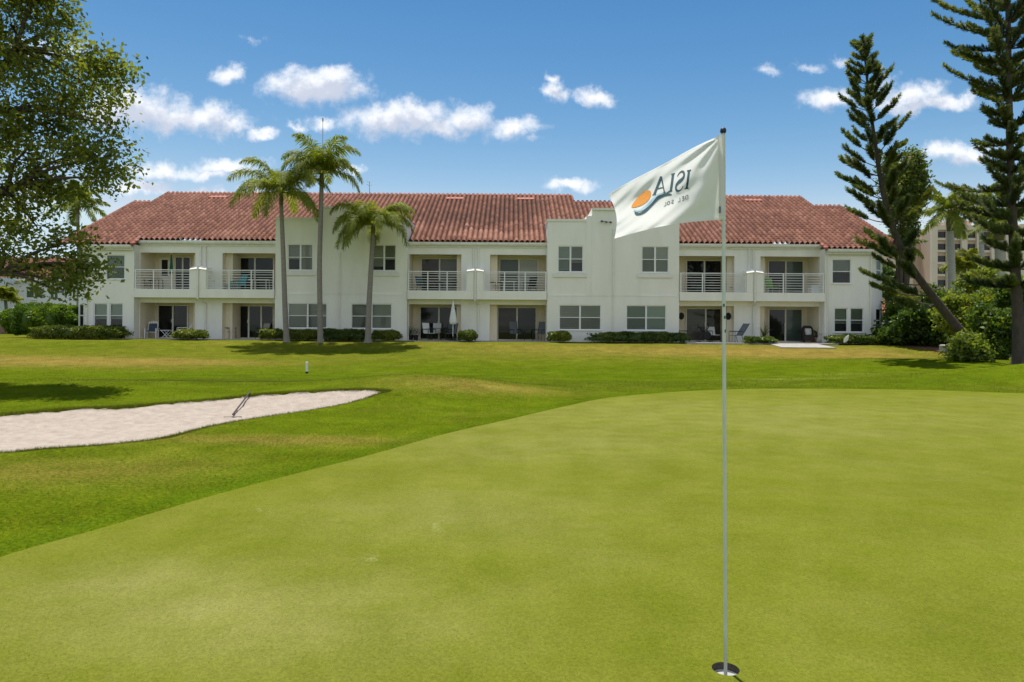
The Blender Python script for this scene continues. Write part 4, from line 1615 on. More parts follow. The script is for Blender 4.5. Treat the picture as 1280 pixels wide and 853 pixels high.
def leaf_quads(C, size, rg, up=.25, aspect=.55, jit=.35):
    n = len(C)
    nrm = rg.normal(0, 1, (n, 3))
    nrm[:, 2] += up * 2
    nrm /= np.linalg.norm(nrm, axis=1)[:, None]
    a = rg.normal(0, 1, (n, 3))
    a -= nrm * (a * nrm).sum(1)[:, None]
    a /= np.linalg.norm(a, axis=1)[:, None]
    b = np.cross(nrm, a)
    s = (size * rg.uniform(1 - jit, 1 + jit, n))[:, None]
    bend = nrm * s * .18
    V = np.stack([C + a * s, C + b * s * aspect - bend, C - a * s * .8, C - b * s * aspect - bend], 1).reshape(-1, 3)
    return V, np.arange(4 * n).reshape(-1, 4)


def clumps(blobs, per, k, sig, rg, shell=.55):
    """blobs: (centre, radii); per clumps per unit blob, k leaves each"""
    out, tid = [], []
    for (c, r_), n in zip(blobs, per):
        d = rg.normal(0, 1, (n, 3))
        d /= np.linalg.norm(d, axis=1)[:, None]
        rad = rg.uniform(shell, 1.0, n) ** .7
        cc = np.array(c) + d * rad[:, None] * np.array(r_)
        pts = cc[:, None, :] + rg.normal(0, 1, (n, k, 3)) * sig * np.array([1, 1, .7])
        out.append(pts.reshape(-1, 3))
        tid.append(np.repeat(rg.normal(0, .17, n), k))
    return np.concatenate(out), np.concatenate(tid)


def leafy(name, mat, parent, P, tint, size, rg, org, up=.25, aspect=.55):
    V, Fq = leaf_quads(P, size, rg, up, aspect)
    return mesh_np(name, V - np.array(org), Fq, mat, parent, fattr={'tint': np.clip(tint + rg.normal(0, .13, len(P)), 0, 1)})


HEDGE_D = leafmat('hedge_dark', [(.045, .078, .014), (.075, .12, .018), (.14, .18, .028)], trans=.35)
HEDGE_L = leafmat('hedge_light', [(.070, .105, .014), (.145, .18, .022), (.26, .27, .040)], trans=.4)
HEDGE_B = leafmat('hedge_bright', [(.050, .105, .010), (.105, .185, .014), (.19, .26, .025)], trans=.42)
OAK = leafmat('oak_leaves', [(.085, .118, .030), (.140, .172, .036), (.20, .215, .042), (.27, .26, .055)], trans=.55, rough=.6, spec=.15)
BROAD = leafmat('broad_leaves', [(.035, .070, .012), (.080, .135, .018), (.16, .215, .028)], trans=.45, rough=.35)
LIME = leafmat('lime_leaves', [(.085, .135, .016), (.17, .215, .028), (.30, .31, .05)], trans=.5)
PINE = leafmat('pine_needles', [(.030, .054, .028), (.068, .102, .036), (.135, .165, .042), (.24, .24, .06)], trans=.5, rough=.45)
PODO = leafmat('feathery_leaves', [(.055, .085, .018), (.11, .145, .028), (.19, .215, .045)], trans=.45)
FROND = leafmat('palm_leaflets', [(.095, .13, .018), (.18, .215, .028), (.30, .31, .055)], trans=.5, rough=.55, spec=.25)
FROND_DRY = leafmat('palm_leaflets_dry', [(.10, .09, .035), (.20, .16, .065), (.30, .24, .11)], trans=.3, rough=.6)


def shrub(name, label, px0, px1, ytop, Y, mat, group, tone=.5, dy=1.0, box=True, leaf=.065, dens=1.0, hmin=.3, cat='shrub', light=None):
    rg = np.random.default_rng(int(px0 * 7 + px1))
    x0, x1 = A(px0, 420, Y).x, A(px1, 420, Y).x
    cx = (x0 + x1) / 2
    zb = H(cx, Y)
    zt = max(A((px0 + px1) / 2, ytop, Y).z, zb + hmin)
    h, w = zt - zb, (x1 - x0)
    o = thing(name, label, cat, (cx, Y, zb), group=group)
    # core volume
    nu, nv = 28, 12
    V = []
    ex = 5.0 if box else 2.4
    for j in range(nv + 1):
        ph = -math.pi / 2 + math.pi * j / nv
        for i in range(nu):
            th = 2 * math.pi * i / nu
            x_, y_, z_ = math.cos(ph) * math.cos(th), math.cos(ph) * math.sin(th), math.sin(ph)
            q = (abs(x_) ** ex + abs(y_) ** ex + abs(z_) ** ex) ** (1 / ex)
            V.append((x_ / q, y_ / q, z_ / q))
    V = np.array(V)
    lump = 1 + .05 * np.sin(V[:, 0] * w * 3.1 + px0) + .05 * np.sin(V[:, 2] * 5 + V[:, 0] * w * 1.7) + .04 * np.sin(V[:, 1] * 6 + V[:, 0] * w * 4.3)
    S = np.array([w / 2, dy / 2, h / 2])
    core = V * (S - .07) * lump[:, None] + np.array([0, 0, h / 2])
    ci = np.arange((nv + 1) * nu).reshape(nv + 1, nu)
    cn = np.roll(ci, -1, axis=1)
    Fq = np.stack([ci[:-1].ravel(), cn[:-1].ravel(), cn[1:].ravel(), ci[1:].ravel()], 1)
    # leaves over the core
    n = int(dens * (w * h * 2 + w * dy * 1.6 + h * dy * 2) * 330)
    ar = np.array([h * dy, h * dy, w * h * 1.4, w * h, w * dy * 1.5, .0])
    fc = rg.choice(6, n, p=ar / ar.sum())
    a = rg.uniform(-1, 1, (n, 3))
    a[np.arange(n), fc // 2] = np.where(fc % 2 == 0, 1.0, -1.0)
    a[fc == 2, 1] = -1.0
    a[fc == 3, 1] = 1.0
    a /= ((np.abs(a) ** ex).sum(1) ** (1 / ex))[:, None]
    lu = 1 + .07 * np.sin(a[:, 0] * w * 3.1 + px0) + .07 * np.sin(a[:, 2] * 5 + a[:, 0] * w * 1.7) + .05 * np.sin(a[:, 1] * 6 + a[:, 0] * w * 4.3)
    P = a * (S + rg.uniform(-.10, .02, n)[:, None]) * lu[:, None] + np.array([0, 0, h / 2])
    P[:, 2] = np.maximum(P[:, 2], .03)
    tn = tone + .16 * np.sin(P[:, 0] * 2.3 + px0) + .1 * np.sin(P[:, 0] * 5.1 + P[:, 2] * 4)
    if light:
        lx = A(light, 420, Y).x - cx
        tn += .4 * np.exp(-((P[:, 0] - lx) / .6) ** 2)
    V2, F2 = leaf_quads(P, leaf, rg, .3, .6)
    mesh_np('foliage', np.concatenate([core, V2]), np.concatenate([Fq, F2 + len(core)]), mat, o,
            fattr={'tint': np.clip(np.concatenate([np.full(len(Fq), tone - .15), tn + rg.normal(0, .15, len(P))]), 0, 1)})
    return o


G_SH = 'clipped shrubs along the building'
shrub('hedge', 'long low clipped hedge under the paired windows at the left end of the building', 44, 158, 408, 38.7, HEDGE_L, G_SH, .35, 1.3, cat='hedge')
shrub('round_shrub', 'big bright green rounded shrub beside the far left corner of the building', 12, 100, 381, 41.2, HEDGE_B, G_SH, .5, 3.0, False, .09)
shrub('round_shrub', 'yellow green bush in front of the white folding table terrace', 216, 259, 412, 38.7, HEDGE_L, G_SH, .5, 1.2, False)
shrub('round_shrub', 'light green bush just left of the leftmost palm trunk', 325, 355, 411, 38.9, HEDGE_L, G_SH, .5, 1.1, False)
shrub('hedge', 'clipped light hedge piece between the two left palm trunks', 358, 398, 412.5, 38.9, HEDGE_L, G_SH, .45, 1.1, cat='hedge')
shrub('hedge', 'dark green hedge piece between the tallest and the shortest palm trunk', 402, 456, 412, 38.9, HEDGE_D, G_SH, .5, 1.1, cat='hedge')
shrub('round_shrub', 'yellowish bush right of the shortest palm trunk', 465, 503, 413, 38.9, HEDGE_L, G_SH, .5, 1.1, False)
shrub('round_shrub', 'small dark round bush beside the closed white parasol', 572, 597, 412.5, 38.9, HEDGE_D, G_SH, .75, 1.0, False)
shrub('round_shrub', 'pale yellow green round bush under the middle bay with the pair of grey blinds', 685, 715, 414, 38.9, HEDGE_L, G_SH, .62, 1.1, False)
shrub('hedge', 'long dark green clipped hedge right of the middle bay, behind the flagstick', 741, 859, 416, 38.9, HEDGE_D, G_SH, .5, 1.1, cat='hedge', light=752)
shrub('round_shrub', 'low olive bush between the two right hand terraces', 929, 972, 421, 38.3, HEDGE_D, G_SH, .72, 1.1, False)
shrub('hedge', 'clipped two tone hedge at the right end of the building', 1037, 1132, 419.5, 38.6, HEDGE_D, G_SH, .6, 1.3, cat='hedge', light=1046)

# ------------------------------------------------------------------ palms


def frond_mesh(L, droop, az, el, rg, nst=34, ll=.62, wide=.045, curl=0.0, dry=0, tone=.5):
    """returns V,F,tint of one feather leaf starting at the origin"""
    d = np.array([math.cos(az) * math.cos(el), math.sin(az) * math.cos(el), math.sin(el)])
    p = np.zeros(3)
    ds = L / nst
    V, Fq, T = [], [], []

    def addq(a, b, c, e, t):
        i = len(V)
        V.extend([a, b, c, e])
        Fq.append((i, i + 1, i + 2, i + 3))
        T.append(t)
    for i in range(nst):
        s = i / nst
        d = d + np.array([curl * ds, 0, -droop * ds * (.35 + 1.3 * s)])
        d /= np.linalg.norm(d)
        p2 = p + d * ds
        side = np.cross(d, [0, 0, 1.0])
        if np.linalg.norm(side) < .15:
            side = np.array([-math.sin(az), math.cos(az), 0])
        side /= np.linalg.norm(side)
        upv = np.cross(side, d)
        w = .03 * (1 - s) + .008
        addq(p - side * w, p + side * w, p2 + side * w * .9, p2 - side * w * .9, tone + .25)
        addq(p - upv * w, p + upv * w, p2 + upv * w * .9, p2 - upv * w * .9, tone + .2)
        if s > .10:
            lw = ll * (math.sin(math.pi * min(1, .18 + s * .80)) ** .7) * rg.uniform(.8, 1.1)
            for sg in (-1, 1):
                for q in (0, .33, .66):
                    base = p + d * ds * q
                    u = side * sg * (.85 + rg.normal(0, .12)) + d * (.45 + .5 * s) + upv * rg.normal(.12, .28)
                    u /= np.linalg.norm(u)
                    m1 = base + u * lw * .5
                    u2 = u + np.array([0, 0, -.75 - .45 * rg.random()])
                    u2 /= np.linalg.norm(u2)
                    e1 = m1 + u2 * lw * .55
                    wv_ = d * wide * .5
                    t = tone + rg.normal(0, .16)
                    addq(base - wv_ * .7, base + wv_ * .7, m1 + wv_, m1 - wv_, t)
                    addq(m1 - wv_, m1 + wv_, e1 + wv_ * .25, e1 - wv_ * .25, t)
        p = p2
    return np.array(V), np.array(Fq), np.clip(np.array(T), 0, 1)


def palm(name, label, base, pts, r0, r1, fronds, group, bark=BARK_PALM, ll=.80, seed=1, shaft=None, tone=.45, fmat=None, nst=34, wide=.05):
    rg = np.random.default_rng(seed)
    o = thing(name, label, 'palm tree', tuple(base), group=group)
    P = catmull([tuple(p - base) for p in pts], 8, closed=False)
    P = np.vstack([P, np.array(pts[-1] - base)])
    f = np.linspace(0, 1, len(P))
    rad = r0 + (r1 - r0) * f + .35 * r0 * np.exp(-f * 28)
    # fine rings
    PP, RRr = [], []
    for i in range(len(P) - 1):
        for k in range(4):
            q = P[i] + (P[i + 1] - P[i]) * k / 4
            PP.append(q)
            RRr.append((rad[i] + (rad[i + 1] - rad[i]) * k / 4) * (1 + (.045 if k % 2 else -.02)))
    m = MB().tube(PP, RRr, 12)
    m.build('trunk', bark, o, smooth=True)
    top = np.array(pts[-1] - base)
    if shaft:
        m = MB().tube([top - np.array([0, 0, .12]), top + np.array([0, 0, shaft * .3]), top + np.array([0, 0, shaft * .8]), top + np.array([0, 0, shaft])], [r1 * 1.0, r1 * 1.28, r1 * 1.0, r1 * .5], 12)
        m.build('crownshaft', pmat('palm_shaft', (.17, .15, .07), (.11, .09, .05), scale=6, rough=.7, stretch=(2, 2, .4)), o, smooth=True)
        top = top + np.array([0, 0, shaft * .85])
    for (L, dr, az, el, cu) in fronds:
        V, Fq, T = frond_mesh(L * (1.27 if group == 'feather palms in front of the facade' else 1), dr, R(az), R(el), rg, nst=nst, ll=ll * rg.uniform(.9, 1.1), curl=cu, tone=tone + rg.normal(0, .07), wide=wide)
        mesh_np('frond', V + top, Fq, fmat or FROND, o, fattr={'tint': T})
    return o


def crown_set(rg, n, L, spread=(10, 80), droop=(.5, .9), lean=0.0):
    out = []
    for i in range(n):
        az = i * 137.5 + rg.uniform(-15, 15)
        f = (i + .5) / n
        el = spread[1] + (spread[0] - spread[1]) * f
        out.append((L * rg.uniform(.85, 1.1) * (.8 + .2 * f), rg.uniform(*droop), az, el, lean))
    return out


GP = 'feather palms in front of the facade'
YPalm = 37.6


def pbase(px, Y=YPalm):
    p = A(px, 428, Y)
    p.z = H(p.x, Y) - .03
    return p


rg = np.random.default_rng(21)
b1 = pbase(358.5)
fr1 = [(2.7, .62, 178, 28, 0), (2.9, .50, 172, 52, -.05), (2.4, .95, 5, 12, 0), (2.6, .75, 0, 48, 0), (2.5, .7, 250, 30, 0), (2.6, .7, 290, 45, 0), (2.4, .8, 215, 35, 0), (2.4, .8, 325, 20, 0),
       (2.3, .6, 120, 60, 0), (2.4, .6, 60, 55, 0), (2.4, .8, 200, 70, 0), (2.2, .9, 265, 5, 0), (2.3, .8, 90, 30, 0), (2.3, .9, 150, 20, 0), (2.3, .85, 10, 70, 0), (2.2, 1.0, 30, 15, 0)]
palm('palm_tree', 'leftmost feather palm, curved grey trunk with fronds sweeping left', b1,
     [b1, A(356.5, 390, YPalm), A(354.5, 330, YPalm), A(352.5, 280, YPalm), A(351.5, 256, YPalm)], .16, .10, fr1, GP, seed=2, shaft=.75, tone=.55)
b2 = pbase(400.5)
fr2 = [(2.2, .8, 180, 60, 0), (2.3, 1.0, 175, 35, 0), (2.2, .95, 0, 40, 0), (2.3, .9, 0, 68, 0), (2.1, .9, 5, 20, 0), (2.1, .9, 250, 40, 0), (2.1, .8, 290, 55, 0), (2.1, 1.0, 210, 50, 0), (2.0, .9, 320, 45, 0),
       (2.0, .6, 130, 65, 0), (2.1, .7, 60, 55, 0), (2.2, .8, 230, 74, 0), (2.0, .8, 95, 40, 0), (2.1, 1.1, 265, 25, 0), (2.0, 1.1, 195, 15, 0), (2.2, .8, 330, 74, 0)]
palm('palm_tree', 'tallest feather palm in the middle of the three, straight trunk and compact crown', b2,
     [b2, A(400, 390, YPalm), A(399.5, 330, YPalm), A(401, 270, YPalm), A(402, 232, YPalm)], .155, .115, fr2, GP, seed=5, shaft=.7, tone=.5)
b3 = pbase(460)
fr3 = [(2.2, .95, 180, 40, 0), (2.4, .8, 178, 58, 0), (2.2, .95, 0, 40, 0), (2.3, .85, 0, 58, 0), (2.2, 1.1, 185, 20, 0), (2.1, 1.1, 350, 22, 0), (2.1, 1.0, 245, 35, 0), (2.1, 1.0, 290, 40, 0), (2.2, 1.1, 215, 45, 0),
       (2.1, 1.0, 320, 42, 0), (2.1, .8, 130, 50, 0), (2.1, .8, 60, 55, 0), (2.2, 1.1, 265, 60, 0), (2.3, 1.1, 150, 62, 0), (2.1, 1.0, 100, 30, 0), (2.3, 1.1, 20, 62, 0), (1.9, 1.2, 200, 8, 0), (2.0, 1.2, 230, 15, 0)]
palm('palm_tree', 'shortest feather palm on the right of the three, drooping umbrella crown', b3,
     [b3, A(461, 390, YPalm), A(463.5, 340, YPalm), A(465.5, 305, YPalm), A(466.5, 291, YPalm)], .17, .10, fr3, GP, seed=8, shaft=.5, tone=.6)

# palms further off
GQ = 'palms beyond the building'


def far_palm(px, ycr, ybase, Y, L, n, label, seed, r0=.2, r1=.14, bark=BARK_ROYAL, shaft=1.2, tone=.5, spread=(-25, 75), ll=.7, fmat=None, lean=0, droop=(.3, .6)):
    rg_ = np.random.default_rng(seed)
    top = A(px, ycr, Y)
    b = A(px + lean, ybase, Y)
    b.z = H(b.x, b.y) - .05
    mid = b.lerp(top, .5) + Vector((.1, 0, 0))
    palm('palm_tree', label, b, [b, mid, top], r0, r1, crown_set(rg_, n, L, spread, droop), GQ, bark=bark, seed=seed, shaft=shaft, tone=tone, ll=ll, fmat=fmat, nst=26, wide=.085)


far_palm(1188, 288, 420, 50, 3.1, 17, 'palm with pale smooth trunk and ragged crown between the two pines', 31, .30, .22, shaft=1.6, tone=.55)
far_palm(1226, 268, 420, 62, 3.0, 15, 'hazy palm crown just left of the right edge pine', 33, .25, .18, shaft=1.0, tone=.5)
far_palm(1249, 300, 420, 52, 2.4, 12, 'palm with thick white trunk behind the right edge pine', 34, .36, .30, shaft=1.4, tone=.45)
far_palm(1128, 316, 420, 56, 2.4, 12, 'slim brown palm behind the leaning pine trunk', 35, .22, .16, bark=BARK_PALM, shaft=.6, tone=.3, fmat=FROND)
far_palm(1205, 338, 420, 54, 1.9, 14, 'low yellow green palm in front of the apartment tower', 36, .16, .12, bark=BARK_PALM, shaft=.4, tone=.75)
far_palm(97, 266, 420, 52, 2.8, 15, 'palm showing its hazy crown behind the leafy branches on the left', 37, .14, .11, bark=BARK_PALM, shaft=.9, tone=.6)
far_palm(7, 376, 412, 62, 1.5, 12, 'small yellowish palm by the far left white house', 38, .14, .12, bark=BARK_PALM, shaft=.3, tone=.85, spread=(-10, 70))

# ------------------------------------------------------------------ pines


def pine(label, base, path, r0, r1, whorl_from, step, blen, seed, droopy=.0, nbr=5, green=.35, skip=(), fing=1.0, inner=.38, gaps=.12):
    rg_ = np.random.default_rng(seed)
    o = thing('norfolk_pine', label, 'pine tree', tuple(base), group='tall pines on the right')
    P = catmull([tuple(p - base) for p in path], 10, closed=False)
    P = np.vstack([P, np.array(path[-1] - base)])
    seg = np.r_[0, np.cumsum(np.linalg.norm(np.diff(P, axis=0), axis=1))]
    Ltot = seg[-1]
    rad = r0 + (r1 - r0) * (seg / Ltot) ** .7 + .45 * r0 * np.exp(-seg / .5)
    tr = MB().tube(P, list(rad), 12)
    tr.build('trunk', BARK_DARK, o, smooth=True)
    BR = MB()
    NC, ND, NL, NTt = [], [], [], []
    s = whorl_from
    w = 0
    while s < Ltot - .05:
        c = np.array([np.interp(s, seg, P[:, k]) for k in range(3)])
        f = (s - whorl_from) / (Ltot - whorl_from)
        n = nbr if f < .93 else 4
        a0 = rg_.uniform(0, 360)
        for b in range(n):
            az = R(a0 + 360 * b / n + rg_.uniform(-14, 14))
            L = blen(f, math.cos(az)) * rg_.uniform(.6, 1.15)
            if rg_.random() < gaps:
                continue
            if L < .12 or any(lo < s < hi and math.cos(az) * sg > -.2 for lo, hi, sg in skip):
                continue
            el = R(3 + 27 * min(1, f * 1.25) + rg_.uniform(-12, 12)) - droopy
            d = np.array([math.cos(az) * math.cos(el), math.sin(az) * math.cos(el), math.sin(el)])
            pts = []
            for k in range(6):
                q = k / 5
                pts.append(c + d * L * q + np.array([0, 0, L * (.16 * q ** 2.2 - .10 * q * (1 - q) * 4 * .3)]))
            pts = np.array(pts)
            BR.tube(pts, list(np.linspace(.030 * (.4 + L * .35), .008, 6)), 4, cap=False)
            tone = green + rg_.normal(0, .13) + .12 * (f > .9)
            # finger like branchlets along both sides of the branch
            nf = max(4, int(3 + L * 4.2 * fing))
            q0 = .12 if L < .7 else inner + rg_.uniform(-.1, .1)
            for k in range(nf):
                q = q0 + (1.02 - q0) * (k + rg_.random() * .6) / nf
                q = min(q, 1)
                bp = np.array([np.interp(q, np.linspace(0, 1, 6), pts[:, j]) for j in range(3)])
                sgn = 1 if k % 2 else -1
                side = np.array([-math.sin(az), math.cos(az), 0]) * sgn
                if q > .93:
                    side *= .1
                fd = d * .95 + side * rg_.uniform(.15, .55) + np.array([0, 0, rg_.uniform(.25, .6)])
                fd /= np.linalg.norm(fd)
                fl = rg_.uniform(.26, .48) * (.75 + .25 * (1 - f)) * min(1, .5 + L * .4)
                m = int(80 * fl / .3)
                u = rg_.random(m)
                NC.append(bp + fd * (u * fl)[:, None] + np.array([0, 0, 1]) * (u ** 2 * fl * .25)[:, None])
                ND.append(np.repeat(fd[None], m, 0))
                NL.append(np.full(m, .14) * (1.15 - .7 * np.abs(u - .45)))
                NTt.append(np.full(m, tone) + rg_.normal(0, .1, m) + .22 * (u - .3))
        s += step * rg_.uniform(.8, 1.2) * (1 - .45 * f)
        w += 1
    BR.build('branches', BARK_DARK, o)
    C, D, Ln, T = np.concatenate(NC), np.concatenate(ND), np.concatenate(NL), np.concatenate(NTt)
    r_ = rg_.normal(0, 1, C.shape)
    r_ -= D * (r_ * D).sum(1)[:, None]
    r_ /= np.linalg.norm(r_, axis=1)[:, None]
    tip = C + (r_ * .75 + D * .65) * Ln[:, None]
    sdv = np.cross(D, r_) * .016
    V = np.stack([C - sdv, C + sdv, tip + sdv * .5, tip - sdv * .5], 1).reshape(-1, 3)
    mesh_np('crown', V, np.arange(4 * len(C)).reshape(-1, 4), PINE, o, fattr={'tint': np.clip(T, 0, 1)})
    return o


YN = 28.0
nb_ = A(1232, 447, YN)
nb_.z = H(nb_.x, nb_.y) - .1
npath = [nb_, A(1205, 420, YN), A(1170, 376, YN), A(1138, 332, YN), A(1116, 286, YN), A(1103, 236, YN), A(1094, 180, YN), A(1086, 120, YN), A(1081, 70, YN), A(1080, 50, YN)]
pine('tall dark pine with a trunk that leans out of the ground and then turns upright', nb_, npath, .23, .03, 3.0, .60,
     lambda f, cx: (1.95 * (1 - f) ** .65 + .25) * (1.0 if cx < 0 else .85), 41, green=.56, skip=((1.0, 6.6, 1),), inner=.45, fing=1.15, gaps=.05)
YN2 = 25.0
n2 = A(1275, 452, YN2)
n2.z = H(n2.x, n2.y) - .1
npath2 = [n2, A(1272, 390, YN2), A(1267, 300, YN2), A(1263, 200, YN2), A(1261, 100, YN2), A(1260, 0, YN2), A(1260, -120, YN2), A(1260, -200, YN2)]
pine('huge dark pine cut by the right edge of the view, straight trunk', n2, npath2, .22, .04, 3.0, .62,
     lambda f, cx: float(np.interp(f, [0, .12, .22, .27, .40, .45, .52, .66, .85, 1], [1.5, 2.2, 2.0, .95, .85, 2.1, 2.5, 2.2, 1.2, .3])), 43, green=.58, nbr=6, inner=.06, fing=1.35, gaps=.14)

# ------------------------------------------------------------------ broad-leaved tree on the left
oc = (-14.2, 14.6, H(-14.2, 14.6) - .1)
oak = thing('shade_tree', 'large leafy shade tree whose branches reach in from the left edge', 'tree', oc)
OB = [  # px, py, Y, radius px (x, z)
    (20, 30, 13.2, 62, 42), (70, 22, 13.6, 40, 22), (-40, 60, 13, 60, 60), (60, 90, 13.4, 62, 42), (125, 80, 12.8, 42, 26), (150, 88, 12.8, 26, 24), (20, 130, 12.6, 50, 45), (90, 140, 13.2, 48, 26),
    (135, 120, 13.4, 36, 22), (40, 190, 13.0, 56, 42), (110, 190, 12.8, 42, 24), (150, 195, 12.8, 26, 28), (140, 222, 13.0, 30, 18), (-30, 180, 13.4, 60, 60), (20, 245, 12.7, 50, 34), (75, 238, 13.2, 36, 22),
    (55, 285, 13, 46, 28), (-20, 270, 13.3, 50, 50), (10, 310, 12.8, 40, 28), (88, 305, 12.6, 30, 26), (112, 330, 12.6, 25, 24), (98, 358, 12.6, 20, 20), (60, 335, 12.7, 34, 20), (30, 345, 12.9, 30, 16), (75, 362, 12.7, 18, 13),
    (-50, 340, 13, 50, 36), (95, 175, 13.3, 22, 20), (60, -20, 13, 60, 30), (10, -40, 13, 70, 50), (-90, 0, 13, 80, 80), (-110, 150, 13, 80, 90), (-110, 290, 13, 70, 60), (128, 335, 12.6, 12, 14), (138, 155, 12.9, 24, 12)]
blobs = []
per = []
for px, py, Y, rx, rz in OB:
    Y += 1.4
    c = A(px - 8, py, Y)
    s = Y / F
    blobs.append((tuple(c), (rx * s, max(.45, .85 * rx * s), rz * s)))
    per.append(int(3 + rx * rz / (60 if py < 285 else 80 if px > 70 else 170)))
# the rest of the crown, beyond the edge of the view
for k in range(16):
    a_ = RNG.uniform(0, 2 * math.pi)
    q = (oc[0] - 1.6 + 2.6 * math.cos(a_), oc[1] + .2 + 2.0 * math.sin(a_), RNG.uniform(2.8, 9.5))
    blobs.append((q, (1.2, 1.2, .9)))
    per.append(30)
rg = np.random.default_rng(77)
P, tn = clumps(blobs, per, 38, .165, rg, .30)
gapn = np.sin(P[:, 0] * 3.1 + 1) * np.sin(P[:, 2] * 3.7 + .5) * np.sin(P[:, 1] * 2.9)
leafy('crown', OAK, oak, P, tn + .42 + .06 + .10 * gapn, .056, rg, oc, up=.35, aspect=.55)
ob = MB()
o3 = Vector(oc)
fork = Vector((-13.7, 14.6, 2.4))
ob.tube([o3 - o3, Vector((.1, 0, 1.1)), fork - o3], [.42, .33, .27], 12)
ob.build('trunk', BARK_DARK, oak, smooth=True)
lb = MB()
mains = [(0, 342, 12.8), (10, 240, 12.8), (0, 140, 13.0), (20, 60, 13.2), (-40, -20, 13.2)]
tips = []
for px, py, Y in mains:
    q = A(px, py, Y + 1.4)
    mid = fork.lerp(q, .55) + Vector((0, .1, .25))
    pp = [fork - o3, mid - o3, q - o3]
    lb.tube([Vector(v) for v in catmull([tuple(v) for v in pp], 6, False)] + [pp[-1]], list(np.linspace(.16, .06, 13)), 8)
    tips.append(q)
for (c, r_) in blobs[:len(OB)]:
    c = Vector(c)
    q = min(tips, key=lambda t: (t - c).length + 2.0 * max(0, t.x - c.x))
    mid = q.lerp(c, .5) + Vector((rg.normal(0, .08), rg.normal(0, .1), .10))
    pp = [tuple(q - o3), tuple(mid - o3), tuple(c - o3)]
    lb.tube(list(catmull(pp, 5, False)) + [pp[-1]], list(np.linspace(.05, .014, 11)), 6)
    for k in range(7):
        d = Vector((rg.normal(0, 1) + .5, rg.normal(0, 1), rg.normal(0, .8)))
        d = Vector((d.x * r_[0], d.y * r_[1], d.z * r_[2])) * .38
        s_ = mid.lerp(c, rg.uniform(.2, 1))
        lb.tube([s_ - o3, s_.lerp(s_ + d, .5) + Vector((0, 0, .05)) - o3, s_ + d - o3], [.013, .009, .004], 4)
lb.build('branches', BARK_DARK, oak, smooth=True)

# ------------------------------------------------------------------ shrubs and trees on the right


def bushy(name, label, px, py, Y, rx, rz, mat, group, cat='shrub', leaf=.11, tone=.5, n=None, trunk=None, subs=7, seed=0, up=.3, aspect=.55, ry=None, k=22, sig=.16):
    """loose leafy plant: several lobes, stems and leaves"""
    rg_ = np.random.default_rng(int(px * 3 + py) + seed)
    c = A(px, py, Y)
    s = Y / F
    b = Vector((c.x, Y, H(c.x, Y)))
    o = thing(name, label, cat, tuple(b), group=group)
    bl_, pr = [], []
    for i in range(subs):
        a_ = rg_.uniform(0, 2 * math.pi)
        u = rg_.uniform(-.75, .75)
        v = rg_.uniform(-.62, .75)
        cc = (c.x + u * rx * s * math.sqrt(max(.2, 1 - v * v * .6)), Y + rg_.uniform(-.5, .5) * (ry or rx * s), c.z + v * rz * s)
        q = rg_.uniform(.38, .6)
        bl_.append((cc, (rx * s * q, rx * s * q, rz * s * q)))
        pr.append(int((n or rx * rz / 22) / 7 + 4))
    P_, t_2 = clumps(bl_, pr, k, sig, rg_, .3)
    ok_ = P_[:, 2] > b.z + .03
    P_, t_2 = P_[ok_], t_2[ok_]
    leafy('crown' if trunk else 'foliage', mat, o, P_, t_2 + tone, leaf, rg_, tuple(b), up, aspect)
    st = MB()
    for (cc, r_) in bl_:
        t0 = Vector((rg_.normal(0, .1), rg_.normal(0, .1), 0))
        cc = Vector(cc) - b
        st.tube([t0, t0.lerp(cc, .5) + Vector((0, 0, .15)), cc], [trunk or .035, (trunk or .035) * .6, .012], 6)
    st.build('trunk' if trunk else 'stem', BARK_DARK, o)
    return o


GR = 'planting at the right of the building'
bushy('feathery_tree', 'narrow light green tree rising just right of the leaning pine', 1128, 262, 40, 26, 62, PODO, GR, 'tree', .10, .55, 420, .12, 12, k=26, sig=.2)
bushy('feathery_tree', 'dark leafy tree behind the leaning pine trunk', 1112, 358, 47, 15, 28, BROAD, GR, 'tree', .12, .4, 70, .10, 7)
bushy('broadleaf_shrub', 'big dark broad leaved shrub beside the right corner of the building', 1146, 409, 38, 42, 30, BROAD, GR, 'shrub', .13, .28, 330, None, 11)
bushy('broadleaf_shrub', 'dark shrub right of the leaning pine, below the palms', 1180, 386, 42, 26, 28, BROAD, GR, 'shrub', .12, .42, 180, None, 8)
bushy('broadleaf_shrub', 'bright lime shrub behind the leaning pine trunk', 1222, 402, 33, 34, 36, LIME, GR, 'shrub', .11, .5, 330, None, 11)
bushy('broadleaf_shrub', 'leafy green shrub with big leaves between the two pine trunks', 1248, 420, 29, 26, 34, BROAD, GR, 'shrub', .10, .62, 260, None, 9)
bushy('broadleaf_shrub', 'low yellow green shrub at the foot of the leaning pine', 1206, 439, 26.6, 22, 17, LIME, GR, 'shrub', .085, .35, 170, None, 7)
bushy('broadleaf_shrub', 'tall airy shrub in front of the apartment tower', 1224, 362, 44, 22, 26, LIME, GR, 'shrub', .13, .5, 80, .06, 8)
bushy('broadleaf_shrub', 'dense dark foliage under the right edge pine', 1274, 395, 31, 20, 46, BROAD, GR, 'shrub', .11, .45, 240, None, 8)
bushy('broadleaf_shrub', 'small bright green shrub touching the right corner of the building', 1118, 398, 40.5, 16, 16, HEDGE_B, GR, 'shrub', .11, .55, 90, None, 6)
for i, (px, lab) in enumerate(((-40, 'dark tree line shrub left of the far white house'), (1330, 'dark leafy tree beyond the right edge'))):
    bushy('feathery_tree', lab, px, 370, 60, 46, 60, BROAD, 'trees at the edges of the view', 'tree', .16, .4, 240, .15, 9)
